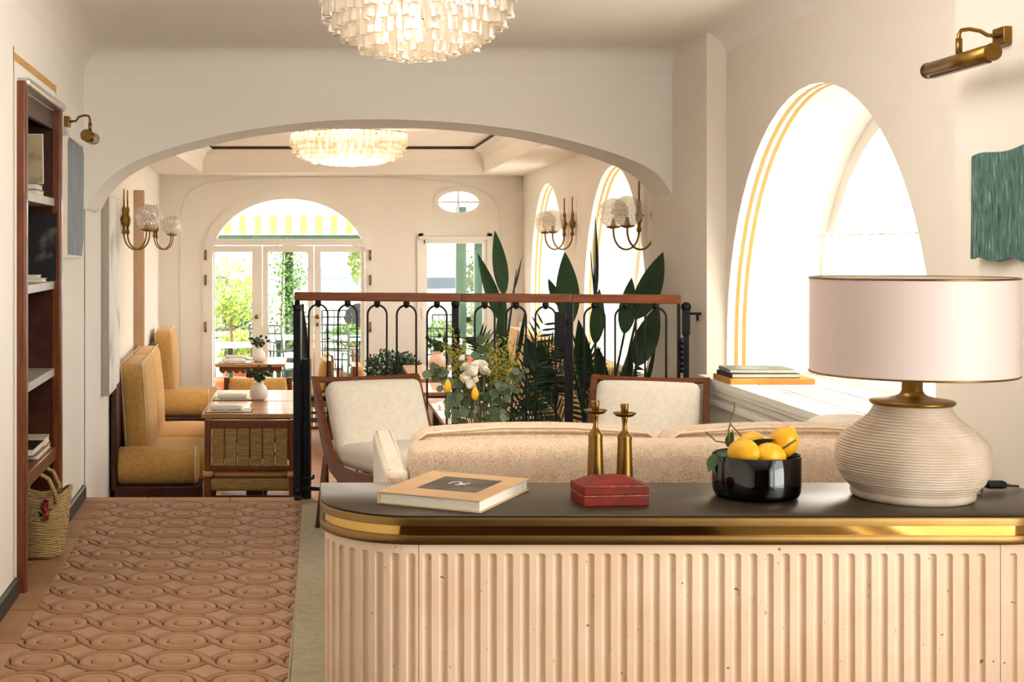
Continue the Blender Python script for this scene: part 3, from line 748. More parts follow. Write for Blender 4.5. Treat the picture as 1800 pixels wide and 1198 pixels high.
BW = (.945, 2.955)
bwl = thing('glass_bowl', 'dark amber glass bowl full of lemons on the desk', 'bowl', (BW[0], BW[1], DT))
MB().lathe([(.0001, 0), (.078, 0), (.087, .004), (.0915, .014), (.0925, .03), (.0925, .0905), (.091, .092), (.0895, .0905), (.0895, .03), (.086, .014), (.078, .01), (.0001, .01)], 48).build('bowl_body', glassy('amber_glass', '#2a1408', .72, .02), bwl)
for k in range(5):
    a0 = random.uniform(200, 330); MB().tube([(.0905*math.cos(math.radians(a0+q_*4)), .0905*math.sin(math.radians(a0+q_*4)), .02+.01*k+q_*.0022) for q_ in range(9)], [.0002+.0011*math.sin(PI*q_/8) for q_ in range(9)], 6).build('amber_swirl', M_amberl, bwl)
MB().lathe([(.0001, .011), (.0885, .012), (.0885, .046), (.0001, .046)], 40).build('dark_glass_base', M_amber, bwl)
def lemon_mesh():
    mb = MB(); pr_ = []
    for k in range(15):
        a = PI*k/14; r = .0305*math.sin(a)**.9 if 0 < k < 14 else .0001; z = -.036*math.cos(a)
        if k >= 13: z += .004; 
        if k == 13: r = .008
        pr_.append((r, z))
    return mb.lathe(pr_, 22, cap0=False, cap1=False).mesh('lemon', M_lemon)
me_lemon = lemon_mesh()
for nm, lb, (x, y, z), rt in (('lemon', 'lemon at the left front of the glass bowl', (-.038, -.035, .098), (1.45, .3, .5)),
                              ('lemon', 'lemon in the front middle of the glass bowl', (.016, -.043, .091), (1.2, .5, -1.2)),
                              ('lemon', 'lemon sitting highest on the right of the bowl', (.058, .0, .116), (.5, .25, .4)),
                              ('lemon', 'lemon at the back of the bowl, mostly hidden', (-.002, .032, .104), (1.3, .2, 1.9)),
                              ('lemon', 'lemon low in the bowl behind the highest one', (.04, .045, .085), (1.2, .8, .2))):
    o = link(nm, me_lemon, None, (BW[0]+x, BW[1]+y, DT+z), rt); tag(o, lb, 'lemon', 'lemons in the glass bowl')
def leaf_mesh(name, m, Lf=1.0, Wd=.4, fold=.15, bend=.1, n=8, pos=.42, sharp=1.0):
    """leaf along +Z, width X, normal -Y"""
    vs = []; fs = []
    for i in range(n+1):
        t = i/n
        w = Wd/2*(math.sin(PI*t**(math.log(.5)/math.log(pos))))**sharp if 0 < t < 1 else 0.004*Wd
        y = -bend*t*t*Lf
        vs += [(-w, y-fold*w, t*Lf), (0, y, t*Lf), (w, y-fold*w, t*Lf)]
    for i in range(n):
        a = i*3; fs += [(a, a+1, a+4, a+3), (a+1, a+2, a+5, a+4)]
    return MB().add(vs, fs, True).mesh(name, m)
def place_leaf(me, base, tip, parent, roll=0, wscale=1.0, name='leaf', off=Vector((0, 0, 0)), face=None, Lmesh=1.0):
    base, tip = Vector(base), Vector(tip); d = tip-base; ln = d.length; z = d.normalized()
    f = Vector(face) if face is not None else Vector((0, -1, 0.15)); 
    y = -(f-z*f.dot(z))
    y = y.normalized() if y.length > 1e-5 else z.orthogonal().normalized()
    x = y.cross(z); R_ = Matrix((x, y, z)).transposed().to_4x4() @ Matrix.Rotation(roll, 4, 'Z')
    o = bpy.data.objects.new(name, me); C.objects.link(o); o.parent = parent
    o.matrix_local = Matrix.Translation(base-off) @ R_ @ Matrix.Diagonal((ln*wscale, ln, ln, 1))
    return o
me_citrus = leaf_mesh('leaf', M_leaf, 1, .45, .2, .12)
tw = thing('lemon_twig', 'leafy lemon twig sticking out of the left of the bowl', 'twig', (BW[0]-.06, BW[1]+.0, DT+.085))
MB().tube([(.02, 0, -.01), (0, -.005, .02), (.0, 0, .06), (.012, 0, .1), (.013, 0, .118)], [.0026, .0024, .002, .0017, .0022], 6).build('stem', M_stem, tw)
MB().tube([(.003, 0, .03), (-.03, -.01, .035), (-.052, -.01, .055)], .0016, 6).build('stem', M_stem, tw)
MB().tube([(.004, 0, .07), (.018, -.005, .055), (.026, -.005, .045)], .0015, 6).build('stem', M_stem, tw)
for b_, t_, rl in (((-.035, -.02, .01), (-.052, -.03, -.03), .4), ((.0, -.01, .015), (-.038, -.02, -.002), .8), ((.0, .01, .02), (.012, .01, .055), -.3), ((.03, .0, .025), (.105, -.01, .045), 1.0), ((.02, .0, .03), (.06, .0, .022), .2)):
    place_leaf(me_citrus, b_, t_, tw, rl, 1.1)
MB().tube([(.1, -.05, .025), (.125, -.06, .045)], .0022, 6).build('stem', M_stem, tw)

# ---- table lamp
lp = thing('table_lamp', 'large ribbed cream ceramic table lamp with a blush drum shade', 'lamp', (1.278, 2.945, DT))
prof = [(.118, 0), (.124, .004), (.126, .012), (.124, .018)]
body = [(.127, .02), (.143, .038), (.153, .06), (.1565, .085), (.1545, .105), (.148, .12), (.133, .137), (.113, .153), (.096, .166), (.085, .178), (.0785, .19), (.0765, .2)]
def interp(z):
    for (r0, z0), (r1_, z1) in zip(body[:-1], body[1:]):
        if z0 <= z <= z1:
            t = (z-z0)/(z1-z0); t = t*t*(3-2*t)*.35+t*.65; return r0+(r1_-r0)*t
    return body[-1][0]
zz = .02; RIB = .0057
while zz < .2:
    r = interp(min(zz, .2)); prof += [(r-.0022, zz), (r+.0008, zz+RIB*.25), (r+.0016, zz+RIB*.5), (r+.0006, zz+RIB*.78)]; zz += RIB
prof = [(.0001, 0)]+prof+[(.0765, .2), (.0001, .2)]
MB().lathe(prof, 56).build('ribbed_base', M_lamp, lp)
MB().lathe([(.0001, .2), (.083, .2), (.0865, .2035), (.087, .207), (.083, .2095), (.055, .213), (.035, .2175), (.026, .222), (.0215, .23), (.021, .285), (.0001, .285)], 40).build('brass_cap', M_brass, lp)
zb, ztp, rs = .268, .472, .2095
MB().lathe([(rs, zb), (rs, ztp)], 72, cap0=False, cap1=False).build('lamp_shade', M_shade, lp, fix=False)
MB().lathe([(rs-.0025, zb), (rs-.0025, ztp)], 72, cap0=False, cap1=False).build('shade_lining', mat('shade_lining', '#efe4dc', .8), lp, fix=False)
for z in (zb, ztp): MB().tube([(rs*math.cos(2*PI*k/72), rs*math.sin(2*PI*k/72), z) for k in range(72)], .0022, 6, closed=True).build('gilt_rim', M_brass, lp)
MB().tube([(0, 0, .28), (0, 0, .46)], .004, 8).tube([(-rs+.003, 0, .455), (rs-.003, 0, .455)], .0015, 6).tube([(0, -rs+.003, .455), (0, rs-.003, .455)], .0015, 6).build('harp', M_brass, lp)
MB().ball((0, 0, .36), .032, 14, 10).build('bulb', M_white, lp)
MB().tube([(.118, .02, .004), (.145, -.01, .0035), (.165, .03, .012), (.18, .06, .02), (.2, .075, .018), (.225, .08, .012), (.28, .1, .006)], .0026, 8).build('cord', mat('braided_cord', '#6a5637', .8, c2='#3b2f1d', scale=300), lp)
rbox(.195, .24, .066, .09, .005, .022, .006).build('cord_switch', M_black, lp)

# ---- sofa, back towards the camera
sf = thing('sofa', 'low beige tweed two-seat sofa seen from behind the desk', 'sofa', (0, 0, 0))
cushion(.725, .085, .27, .035, (.0, .006, .01), 12).xform(Matrix.Translation((.967, 3.735, .48))).build('sofa_back', M_sofa, sf)
for cx_ in (.612, 1.322):
    bc = cushion(.352, .085, .16, .05, (.0, .02, .02), 12).xform(Matrix.Translation((cx_, 3.905, .605)) @ Matrix.Rotation(-.06, 4, 'X')).build('back_cushion', M_sofa, sf)
    lp_ = [(-.335, .14), (-.31, .158), (-.1, .174), (.1, .174), (.31, .158), (.335, .14)]
    MB().tube([Matrix.Translation((cx_, 3.905, .605)) @ Matrix.Rotation(-.06, 4, 'X') @ Vector((a, -.075, b_-.006)) for a, b_ in [(-.348, .05)]+lp_+[(.348, .05)]], .0045, 6).build('piping', M_sofal, bc)
    cushion(.352, .3, .07, .04, (.0, .0, .015), 10).xform(Matrix.Translation((cx_, 4.15, .36))).build('seat_cushion', M_sofaw, sf)
for x0 in (.175, 1.69):
    am = rbox(x0, x0+.066, 3.67, 4.48, .17, .686, .018, 3).build('arm', M_sofaw, sf)
    for xx in (x0+.012, x0+.054): MB().tube([(xx, 3.68, .684), (xx, 4.47, .684)], .003, 6).build('piping', M_sofal, am)
    rbox(x0+.004, x0+.062, 3.664, 3.69, .17, .675, .012, 2).build('arm_front', M_sofa, am)
rbox(.2, 1.73, 3.7, 4.46, .15, .3, .02).build('seat_base', M_sofa, sf)
for x in (.23, 1.69):
    for y in (3.74, 4.4): MB().lathe([(.014, .014), (.022, .15)], 12, (x, y)).build('leg', M_woodd, sf)
cu = cushion(.1, .04, .075, .03, (0, .02, .01), 8).build('throw_cushion', M_sofaw, None, (1.55, 4.06, .705), (-.3, .0, .1)); tag(cu, 'small ivory throw cushion at the right end of the sofa', 'cushion')

# ---- lounge chairs
def lounge_chair(label, loc, rz):
    t = thing('lounge_chair', label, 'armchair', loc, rz, 'lounge chairs by the railing')
    w = .265
    # side profile (y,z): outer back edge down to the seat and forward
    back = [(.36, .665), (.315, .56), (.265, .45), (.2, .35), (.12, .285), (.02, .255), (-.12, .26), (-.26, .275), (-.36, .285)]
    front = [(.335, .672), (.275, .565), (.21, .46), (.14, .38), (.07, .335), (.0, .32), (-.12, .322), (-.26, .335), (-.365, .345)]
    for sg in (-1, 1):
        x0, x1 = sg*w, sg*(w-.028)
        n = len(back); mb = MB()
        vs = [(x0, y, z) for y, z in back]+[(x0, y, z) for y, z in front]+[(x1, y, z) for y, z in back]+[(x1, y, z) for y, z in front]
        fs = []
        for k in range(n-1):
            fs += [(k, k+1, n+k+1, n+k), (2*n+k, 3*n+k, 3*n+k+1, 2*n+k+1), (k, 2*n+k, 2*n+k+1, k+1), (n+k, n+k+1, 3*n+k+1, 3*n+k)]
        fs += [(0, n, 3*n, 2*n), (n-1, 3*n-1, 4*n-1, 2*n-1)]
        mb.add(vs, fs); mb.build('side_frame', M_wood, t)
        MB().tube([(sg*(w-.014), -.3, .29), (sg*(w-.014), -.34, .0)], [.018, .012], 8).build('leg', M_wood, t)
        MB().tube([(sg*(w-.014), .2, .34), (sg*(w-.014), .32, .0)], [.018, .012], 8).build('leg', M_wood, t)
    # bowed top rail
    vs = []; n = 10
    for k in range(n+1):
        u = 2*k/n-1; bow = .018*(1-u*u)
        for dy, dz in ((-.03, -.012), (.004, .006), (.022, .0), (-.01, -.02)): vs.append((u*w, .355+dy+bow, .668+dz+.01*(u*u)))
    MB().add(vs, [(k*4+i, k*4+(i+1) % 4, k*4+4+(i+1) % 4, k*4+4+i) for k in range(n) for i in range(4)]+[(0, 1, 2, 3), (n*4, n*4+3, n*4+2, n*4+1)]).build('top_rail', M_wood, t)
    mt = Matrix.Translation((0, .197, .497)) @ Matrix.Rotation(-.5, 4, 'X')
    bcu = cushion(.228, .05, .18, .035, (.0, .018, .004), 12).xform(mt).build('back_cushion', M_chairc, t)
    cushion(.225, .25, .05, .035, (.0, .005, .016), 12).xform(Matrix.Translation((0, -.105, .37)) @ Matrix.Rotation(-.06, 4, 'X')).build('seat_cushion', M_chairc, t)
    MB().tube([(-.24, -.33, .28), (.24, -.33, .28)], .012, 8).build('stretcher', M_wood, t)
    return t
lounge_chair('ivory lounge chair with curved walnut frame, left of the flower bouquet', (.335, 5.99, .014), math.radians(20))
lounge_chair('ivory lounge chair with curved walnut frame, right of the bouquet near the radiator cover', (1.40, 5.93, .014), math.radians(-19))

# ---- coffee table, vase and bouquet
ct = thing('coffee_table', 'low round walnut coffee table between sofa and lounge chairs', 'table', (.63, 4.98, .014))
MB().lathe([(.0001, .355), (.28, .355), (.292, .36), (.295, .368), (.292, .378), (.28, .382), (.0001, .382)], 40).build('tabletop', M_wood, ct)
for a in (45, 135, 225, 315): MB().tube([(.2*math.cos(math.radians(a)), .2*math.sin(math.radians(a)), .356), (.24*math.cos(math.radians(a)), .24*math.sin(math.radians(a)), 0)], [.018, .011], 8).build('leg', M_wood, ct)
BX, BY, BZ = .605, 5.0, .397
vz = MB().lathe([(.0001, 0), (.05, 0), (.058, .01), (.062, .06), (.055, .12), (.06, .17), (.064, .172), (.058, .17), (.052, .12), (.058, .06), (.05, .012), (.0001, .01)], 28).build('flower_vase', M_vglass, None, (BX, BY, BZ)); tag(vz, 'clear glass vase holding the mixed bouquet behind the sofa', 'vase')
bq = thing('flower_bouquet', 'mixed bouquet of eucalyptus, white roses, goldenrod and a yellow tulip', 'bouquet', (BX, BY, BZ))
def L_(px, py, dy=0): v = pt(px, py, BY+dy); return v-Vector((BX, BY, BZ))
me_el = leaf_mesh('leaf', M_euca, 1, .95, .08, .06, 8, .5, .55)
me_tip = leaf_mesh('leaf', M_leafd, 1, .42, .2, .15)
rnd = random.Random(3)
root0 = Vector((0, 0, .05))
def branch(pts, nl, size, me=me_el, m=M_stem, rr=.0022):
    P_ = [root0]+[L_(*q_) for q_ in pts]
    sm_ = []
    for a, b_ in zip(P_[:-1], P_[1:]): sm_ += [a.lerp(b_, k/3) for k in range(3)]
    sm_.append(P_[-1])
    s_ = MB().tube(sm_, rr, 5).build('stem', m, bq)
    for k in range(nl):
        t = .42+.58*(k+.5)/nl; i = t*(len(sm_)-1); a = sm_[int(i)].lerp(sm_[min(int(i)+1, len(sm_)-1)], i-int(i))
        sg = 1 if k % 2 else -1; sz = size*rnd.uniform(.75, 1.15)
        d = Vector((sg*rnd.uniform(.5, 1), rnd.uniform(-.5, .3), rnd.uniform(-.3, .7))).normalized()
        place_leaf(me, a, a+d*sz, s_, rnd.uniform(-.5, .5), 1, face=(rnd.uniform(-.4, .4), -1, rnd.uniform(-.3, .5)))
branch([(815, 720, -.02), (775, 650, -.04), (757, 662, -.08)], 9, .034)
branch([(820, 700, .0), (782, 690, -.06), (765, 640, -.05)], 9, .034)
branch([(830, 720, -.05), (800, 700, -.08), (790, 735, -.12)], 9, .036)
branch([(840, 735, -.06), (815, 720, -.1), (805, 745, -.12)], 8, .038)
branch([(850, 700, .0), (845, 640, .02), (838, 598, .03)], 10, .036)
branch([(855, 710, -.05), (880, 680, -.06), (905, 690, -.08)], 10, .032)
branch([(865, 720, .0), (900, 665, -.02), (915, 655, -.04)], 9, .03)
branch([(865, 700, .02), (890, 640, .04), (925, 652, .0)], 8, .026)
branch([(870, 730, -.05), (885, 700, -.08), (870, 745, -.1)], 9, .036)
branch([(845, 710, -.06), (835, 690, -.1), (845, 740, -.1)], 8, .036, me_tip)
branch([(850, 690, .04), (862, 620, .05), (850, 590, .05)], 8, .032)
branch([(830, 700, .02), (805, 640, .05), (815, 600, .06)], 8, .03, me_tip)
branch([(835, 725, -.04), (812, 690, -.05), (798, 668, -.06)], 9, .034)
branch([(850, 728, -.03), (866, 690, -.03), (884, 672, -.04)], 9, .03)
branch([(845, 735, .0), (842, 700, .05), (860, 660, .06)], 9, .04, me_tip)
branch([(840, 730, .02), (820, 690, .06), (800, 640, .06)], 9, .036, me_tip)
branch([(858, 740, -.08), (866, 735, -.1), (895, 735, -.1)], 7, .034)
me_bud = MB().ball((0, 0, 0), .0042, 5, 4).mesh('bud', M_yel)
def goldenrod(tops):
    for (px, py, dy) in tops:
        top = L_(px, py, dy); base = root0
        mid = base.lerp(top, .55)+Vector((0, 0, .03))
        s_ = MB().tube([base, mid, top], [.002, .0016, .0008], 5).build('stem', M_stem, bq)
        mb = MB()
        for k in range(60):
            t = rnd.uniform(.0, 1); c = mid.lerp(top, .25+.75*t)+Vector((rnd.gauss(0, .014*(1.15-t)+.003), rnd.gauss(0, .014), rnd.gauss(0, .006)))
            mb.ball(c, rnd.uniform(.0022, .0042), 5, 3)
        for k in range(12):
            t = rnd.uniform(.2, .95); a = mid.lerp(top, t); mb.tube([a, a+Vector((rnd.uniform(-.03, .03), rnd.uniform(-.02, .02), rnd.uniform(0, .02)))], .0009, 4)
        tag(mb.build('blossom_spray', M_yel, s_), 'tiny yellow goldenrod blossoms', kind='stuff')
goldenrod([(795, 578, 0), (812, 592, .02), (790, 610, -.02), (778, 598, .02), (805, 615, 0), (875, 592, .02), (895, 588, .04), (905, 600, 0), (885, 612, .0), (860, 605, .03), (912, 620, .02), (870, 625, -.02), (898, 632, -.02)])
def rose_mesh():
    mb = MB()
    for k in range(14):
        a = k*2.4; rr = .004+.0012*k; h = .012-.0004*k
        vs = []
        for i in range(5):
            for j in range(3):
                b_ = a+(i-2)*.35; r_ = rr*(.55+.3*j)+(.003 if j == 2 else 0); vs.append((r_*math.cos(b_), r_*math.sin(b_), -.012+h*j+.002*math.cos((i-2)*.7)))
        mb.add(vs, [(i*3+j, i*3+3+j, i*3+4+j, i*3+1+j) for i in range(4) for j in range(2)], True)
    mb.ball((0, 0, -.004), .012, 10, 6)
    return mb.mesh('rose', M_rose)
me_rose = rose_mesh()
for px, py, dy, s_ in ((818, 644, -.05, 1), (832, 652, -.09, 1.15), (851, 650, -.06, 1.1), (840, 641, -.04, 1), (820, 664, -.08, 1.1), (827, 676, -.11, 1), (848, 640, -.02, .8), (812, 629, -.02, .7), (836, 667, -.1, .7)):
    v = L_(px, py, dy); st_ = MB().tube([root0, v*.6+Vector((0, 0, .02)), v], .0018, 5).build('stem', M_stem, bq)
    o = link('rose', me_rose, st_, v, (rnd.uniform(.4, 1.1), rnd.uniform(-.4, .4), rnd.uniform(0, 6)), (s_*1.05,)*3)
for px, py in ((835, 693), (787, 680)):
    v = L_(px, py, -.13); st_ = MB().tube([root0, Vector((v.x, v.y*.8, .1)), v], .002, 5).build('stem', M_stem, bq)
    MB().lathe([(.0001, -.022), (.008, -.018), (.0125, -.008), (.0135, .002), (.011, .014), (.006, .024), (.0001, .03)], 10).build('tulip', M_tulip, st_, v)
# ---- railing
RX0, RY0, RA = -.1245, 6.95, math.atan2(-.43, 1.85)
_c, _d = math.cos(RA), math.sin(RA); YR = 0.0
def rx(px):
    k = (px-CX)/F; return (k*RY0-RX0)/(_c-k*_d)
def rzz(py): return H-(py-CY)*6.8/F
rl = thing('railing', 'black iron hoop railing with a cherry wood handrail at the edge of the step', 'railing', (RX0, RY0, 0), RA)
RT = 1.06; RB = RT-.043
for a, b in ((519, 811), (812, 1004), (1005, 1197)):
    rbox(rx(a), rx(b), YR-.026, YR+.026, RB, RT, .006, 2).build('handrail', M_woodh, rl)
hw = .049; zt = .998-hw
hp = [(-hw, 0, .07-0)]+[(-hw, 0, zt-.0)]+[(-hw*math.cos(PI*k/12), 0, zt+hw*math.sin(PI*k/12)) for k in range(1, 12)]+[(hw, 0, zt), (hw, 0, .07)]
me_hoop = MB().tube(hp, .0052, 8).mesh('hoop', M_iron)
me_ball = MB().ball((0, 0, 0), .0165, 14, 10).lathe([(.009, -.014), (.012, -.02), (.005, -.024)], 10).lathe([(.006, .01), (.007, .04)], 8).mesh('ball', M_iron)
for px in (559.5, 611, 663, 714.5, 768, 852, 907, 959, 1045, 1099.5, 1152.5):
    h = link('hoop', me_hoop, rl, (rx(px), YR, 0)); link('ball', me_ball, h, (0, 0, 1.008))
MB().box(rx(519), rx(1205), YR-.012, YR+.012, .055, .075).build('bottom_rail', M_iron, rl)
for px, w, z0 in ((801, .035, .0), (1000, .04, 0.0)):
    q = MB().box(rx(px)-w/2, rx(px)+w/2, YR-w/2, YR+w/2, z0, RB)
    q.build('post', M_iron, rl)
MB().ball((rx(801), YR-.01, 1.008), .022, 14, 10).build('ball', M_iron, rl)
chn = MB()
for k in range(7): chn.ball((rx(806), YR-.035, rzz(580+k*9)), .014, 10, 7)
chn.build('bead_chain', M_iron, rl)
rbox(rx(975), rx(996), YR-.03, YR-.005, rzz(606), rzz(545), .004).build('lock_box', M_iron, rl)
MB().ball((rx(998), YR-.035, rzz(562)), .01, 10, 6).build('lock_knob', M_iron, rl)
# newel and the handrail going down the steps
nx = rx(525)
q = MB().box(nx-.021, nx+.016, YR-.03, YR+.012, .03, RB-.02)
q.build('newel', M_iron, rl)
q = MB().lathe([(.012, 0), (.02, .006), (.02, .022), (.012, .03), (.024, .045), (.024, .062), (.014, .074)], 14, (nx-.002, YR-.01)); q.build('newel_foot', M_iron, rl)
MB().lathe([(.014, RB-.06), (.024, RB-.052), (.024, RB-.026), (.014, RB-.018), (.014, RB)], 14, (nx-.004, YR-.012)).build('newel_collar', M_iron, rl)
def back(dx, dy, z): return (nx+dx-dy*.2324, YR+dy, z)
MB().box(nx+.017, nx+.054, YR+.02, YR+.05, 0.0, RB-.3).build('post', M_iron, rl)
for k, (dx, top) in enumerate(((.02, .02), (.028, .05), (.038, .09), (.048, .13))):
    MB().tube([back(dx, .06+.2*k, -.5/3*min(k, 2)), back(dx, .06+.2*k, RB-top-.1*k)], .008, 8).build('stair_baluster', M_iron, rl)
MB().tube([back(.014, 0, RB-.03), back(.028, .25, RB-.14), back(.05, .7, RB-.42)], .011, 8).build('stair_rail', M_iron, rl)
MB().tube([(nx+.03, YR-.03, rzz(846)), (nx+.085, YR-.03, rzz(846))], .007, 8).tube([(nx+.085, YR-.03, rzz(846)), (nx+.085, YR-.03, rzz(846)+.02)], .006, 8).build('latch', M_iron, rl)
# hinge post against the right wall
q = MB().box(rx(1190), rx(1196), YR-.012, YR+.012, .0, RB).box(rx(1201), rx(1211), YR-.016, YR+.016, .0, rzz(542)); q.build('post', M_iron, rl)
rbox(rx(1199), rx(1213), YR-.022, YR+.022, rzz(582), rzz(540), .004).build('hinge_box', M_iron, rl)
MB().ball((rx(1206), YR, rzz(535)), .024, 14, 10).build('ball', M_iron, rl)
chn = MB()
for k in range(6): chn.ball((rx(1198), YR-.03, rzz(592+k*9.5)), .016, 10, 7)
chn.build('bead_chain', M_iron, rl)
MB().tube([(rx(1212), YR, rzz(546)), (rx(1233), YR, rzz(546))], .006, 8).tube([(rx(1226), YR, rzz(546)), (rx(1226), YR, rzz(558))], .006, 8).build('wall_bracket', M_iron, rl)

# ---- radiator cover under the lobby window
rc = thing('radiator_cover', 'white moulded radiator cover with a deep sill under the near arched window', 'radiator cover', (0, 0, 0))
tp_ = MB(); tp_.box(1.775, 1.912, 3.93, 6.415, .662, .69); tp_.box(1.905, 2.36, WY-WR+.002, WY+WR-.002, .664, .69); tp_.build('sill_top', M_trimw, rc)
cor = MB()
prf = [(1.783, .662), (1.783, .645), (1.79, .635), (1.795, .615), (1.812, .598), (1.815, .585), (1.805, .58), (1.805, .565), (1.82, .55), (1.905, .55), (1.905, .662)]
cor.add([(x, 3.94, z) for x, z in prf]+[(x, 6.41, z) for x, z in prf], [(k, (k+1) % 11, 11+(k+1) % 11, 11+k) for k in range(11)]+[tuple(range(11))[::-1], tuple(range(11, 22))])
cor.build('cornice', M_trimw, rc)
MB().box(1.835, 1.87, 6.27, 6.41, .01, .55).box(1.835, 1.87, 3.94, 4.06, .01, .55).box(1.835, 1.87, 4.06, 6.27, .01, .1).box(1.835, 1.87, 4.06, 6.27, .48, .55).build('panel_frame', M_trimw, rc)
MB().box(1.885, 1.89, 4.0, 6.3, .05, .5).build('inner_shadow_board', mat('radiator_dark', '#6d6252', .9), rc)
gr = MB()
y = 4.06
while y < 6.27: gr.box(1.85, 1.856, y, y+.016, .1, .48); y += .034
z = .1
while z < .48: gr.box(1.848, 1.855, 4.06, 6.27, z, z+.014); z += .045
tag(gr.build('pierced_grille', M_trimw, rc), 'pierced white lattice', kind='stuff')
MB().box(1.955, 2.13, 4.35, 5.75, .69, .692).build('vent_plate', M_trimw, rc)
vg = MB()
y = 4.4
while y < 5.7:
    for x in (1.975, 2.005, 2.035, 2.065, 2.095): vg.box(x, x+.02, y, y+.018, .692, .6925)
    y += .032
tag(vg.build('vent_slots', mat('vent_slot', '#b9b2a6', .8), rc), 'rows of small slots in the sill', kind='stuff')
MB().box(1.94, 1.952, 4.33, 5.77, .69, .6955).box(2.133, 2.145, 4.33, 5.77, .69, .6955).build('vent_rim', M_trimw, rc)
MB().tube([(1.79, 6.3, .55), (1.785, 6.3, .575), (1.795, 6.3, .6)], .005, 8).build('hook', M_brass, rc)

# ---- books and board on the sill
bd = rbox(-.185, .185, -.13, .13, 0, .026, .003).build('wooden_board', mat('board_ochre', '#c98a3d', .5, c2='#b97a30', scale=5, stretch=(1, 10, 10)), None, (1.968, 6.06, .69)); tag(bd, 'flat ochre wooden board on the window sill under two books', 'board')
b1 = thing('hardback_book', 'white-spined book lying directly on the ochre board', 'book', (1.945, 6.06, .7162), .02); hardback(b1, .30, .21, .02, mat('cover_black', '#26241f', .5))
b2 = thing('hardback_book', 'grey-green book on top of the pair on the window sill', 'book', (1.94, 6.065, .7364), -.05); hardback(b2, .28, .2, .017, mat('cover_greygreen', '#8c9184', .6, c2='#777d71', scale=20))

# ---- picture lights
def picture_light(label, wall_x, sgn, y, z, Lt, rt, reach, rise, mirror=1):
    t = thing('picture_light', label, 'picture light', (wall_x, y, z), 0, 'brass picture lights')
    rbox(min(0, sgn*.022), max(0, sgn*.022), -.032, .032, -.024, .024, .003).build('back_plate', M_brass, t)
    MB().tube([(sgn*.02, 0, .0), (sgn*.05, 0, .004), (sgn*(reach*.55), 0, rise*.75), (sgn*(reach*.78), 0, rise), (sgn*(reach*.95), 0, rise*.85), (sgn*reach, 0, rise*.35), (sgn*reach, 0, -.03)], .0055, 10).build('arm', M_brass, t)
    MB().tube([(sgn*reach, 0, -.005), (sgn*reach, 0, -.045)], .0085, 10).build('swivel', M_brass, t)
    zc = -.045-rt
    MB().tube([(sgn*reach, -Lt/2, zc), (sgn*reach, Lt/2, zc)], rt, 24).build('tube_shade', M_brass, t)
    for e in (-1, 1): MB().tube([(sgn*reach, e*(Lt/2), zc), (sgn*reach, e*(Lt/2+.004), zc)], rt*1.06, 24).build('end_cap', M_brass, t)
    MB().box(sgn*reach-.008, sgn*reach+.008, -Lt/2+.02, Lt/2-.02, zc-rt-.003, zc-rt+.002).build('light_slot', M_brassd, t)
    return t
picture_light('brass picture light on the right wall above the green picture', XN, -1, 3.62, 1.842, .36, .0215, .125, .02)
picture_light('brass picture light on the left wall above the blue picture', XL(6.3)+.0, 1, 6.32, 1.868, .2, .026, .115, .03)

# ---- pictures
def art_mat(name, cols, sc_, stretch):
    m = mat(name, cols[0], .7); nt = m.node_tree; N = nt.nodes; L = nt.links; b = N['Principled BSDF']
    tc = N.new('ShaderNodeTexCoord'); mp = N.new('ShaderNodeMapping'); mp.inputs['Scale'].default_value = stretch; L.new(tc.outputs['Object'], mp.inputs[0])
    no = N.new('ShaderNodeTexNoise'); no.inputs['Scale'].default_value = sc_; no.inputs['Detail'].default_value = 8; L.new(mp.outputs[0], no.inputs[0])
    r = N.new('ShaderNodeValToRGB'); e = r.color_ramp.elements; e[0].color = col(cols[0]); e[1].color = col(cols[-1]); e[0].position = .3; e[1].position = .75
    for i, c in enumerate(cols[1:-1]): k = e.new(.3+.45*(i+1)/(len(cols)-1)); k.color = col(c)
    L.new(no.outputs['Fac'], r.inputs[0]); L.new(r.outputs[0], b.inputs['Base Color'])
    bn = N.new('ShaderNodeBump'); bn.inputs['Strength'].default_value = .6; bn.inputs['Distance'].default_value = .004; L.new(no.outputs['Fac'], bn.inputs['Height']); L.new(bn.outputs[0], b.inputs['Normal'])
    return m
gp = thing('green_picture', 'green textile picture with torn edges on the right wall', 'picture', (XN, 3.55, 1.39))
n = 12; vs = []
for k in range(n+1):
    y = .2-.4*k/n; vs += [(-.03-.006*math.sin(k*.7), y, .143+.004*math.sin(k*.9)+.0012*k), (-.03-.006*math.sin(k*.7+.5), y, -.138+.006*math.sin(k*1.3))]
vs2 = [(x+.012, y, z) for x, y, z in vs]
fs = [(2*k, 2*k+2, 2*k+3, 2*k+1) for k in range(n)]
N2 = len(vs)
MB().add(vs+vs2, fs+[tuple(N2+i for i in f[::-1]) for f in fs]+[(2*k, N2+2*k, N2+2*k+2, 2*k+2) for k in range(n)]+[(2*k+1, 2*k+3, N2+2*k+3, N2+2*k+1) for k in range(n)]+[(0, 1, N2+1, N2), (2*n, N2+2*n, N2+2*n+1, 2*n+1)]).build('textile', art_mat('green_textile', ['#2b433d', '#46685f', '#547870', '#93ada3'], 9, (1, 12, 2.5)), gp)
MB().box(-.02, 0, -.2, .235, .02, .135).build('backing_board', mat('backing_cream', '#e3d3bd', .8), gp)
bp = thing('blue_picture', 'tall blue-grey picture on a deep cream box on the left wall', 'picture', (XL(6.43), 6.43, 1.52), .045)
rbox(0, .036, -.29, .29, -.285, .27, .003, 1).build('box_mount', mat('mount_cream', '#e9dccb', .7), bp)
o_ = [(-.285, -.265), (.2, -.275), (.27, -.19), (.28, .22), (.235, .255), (-.24, .265), (-.285, .24)]
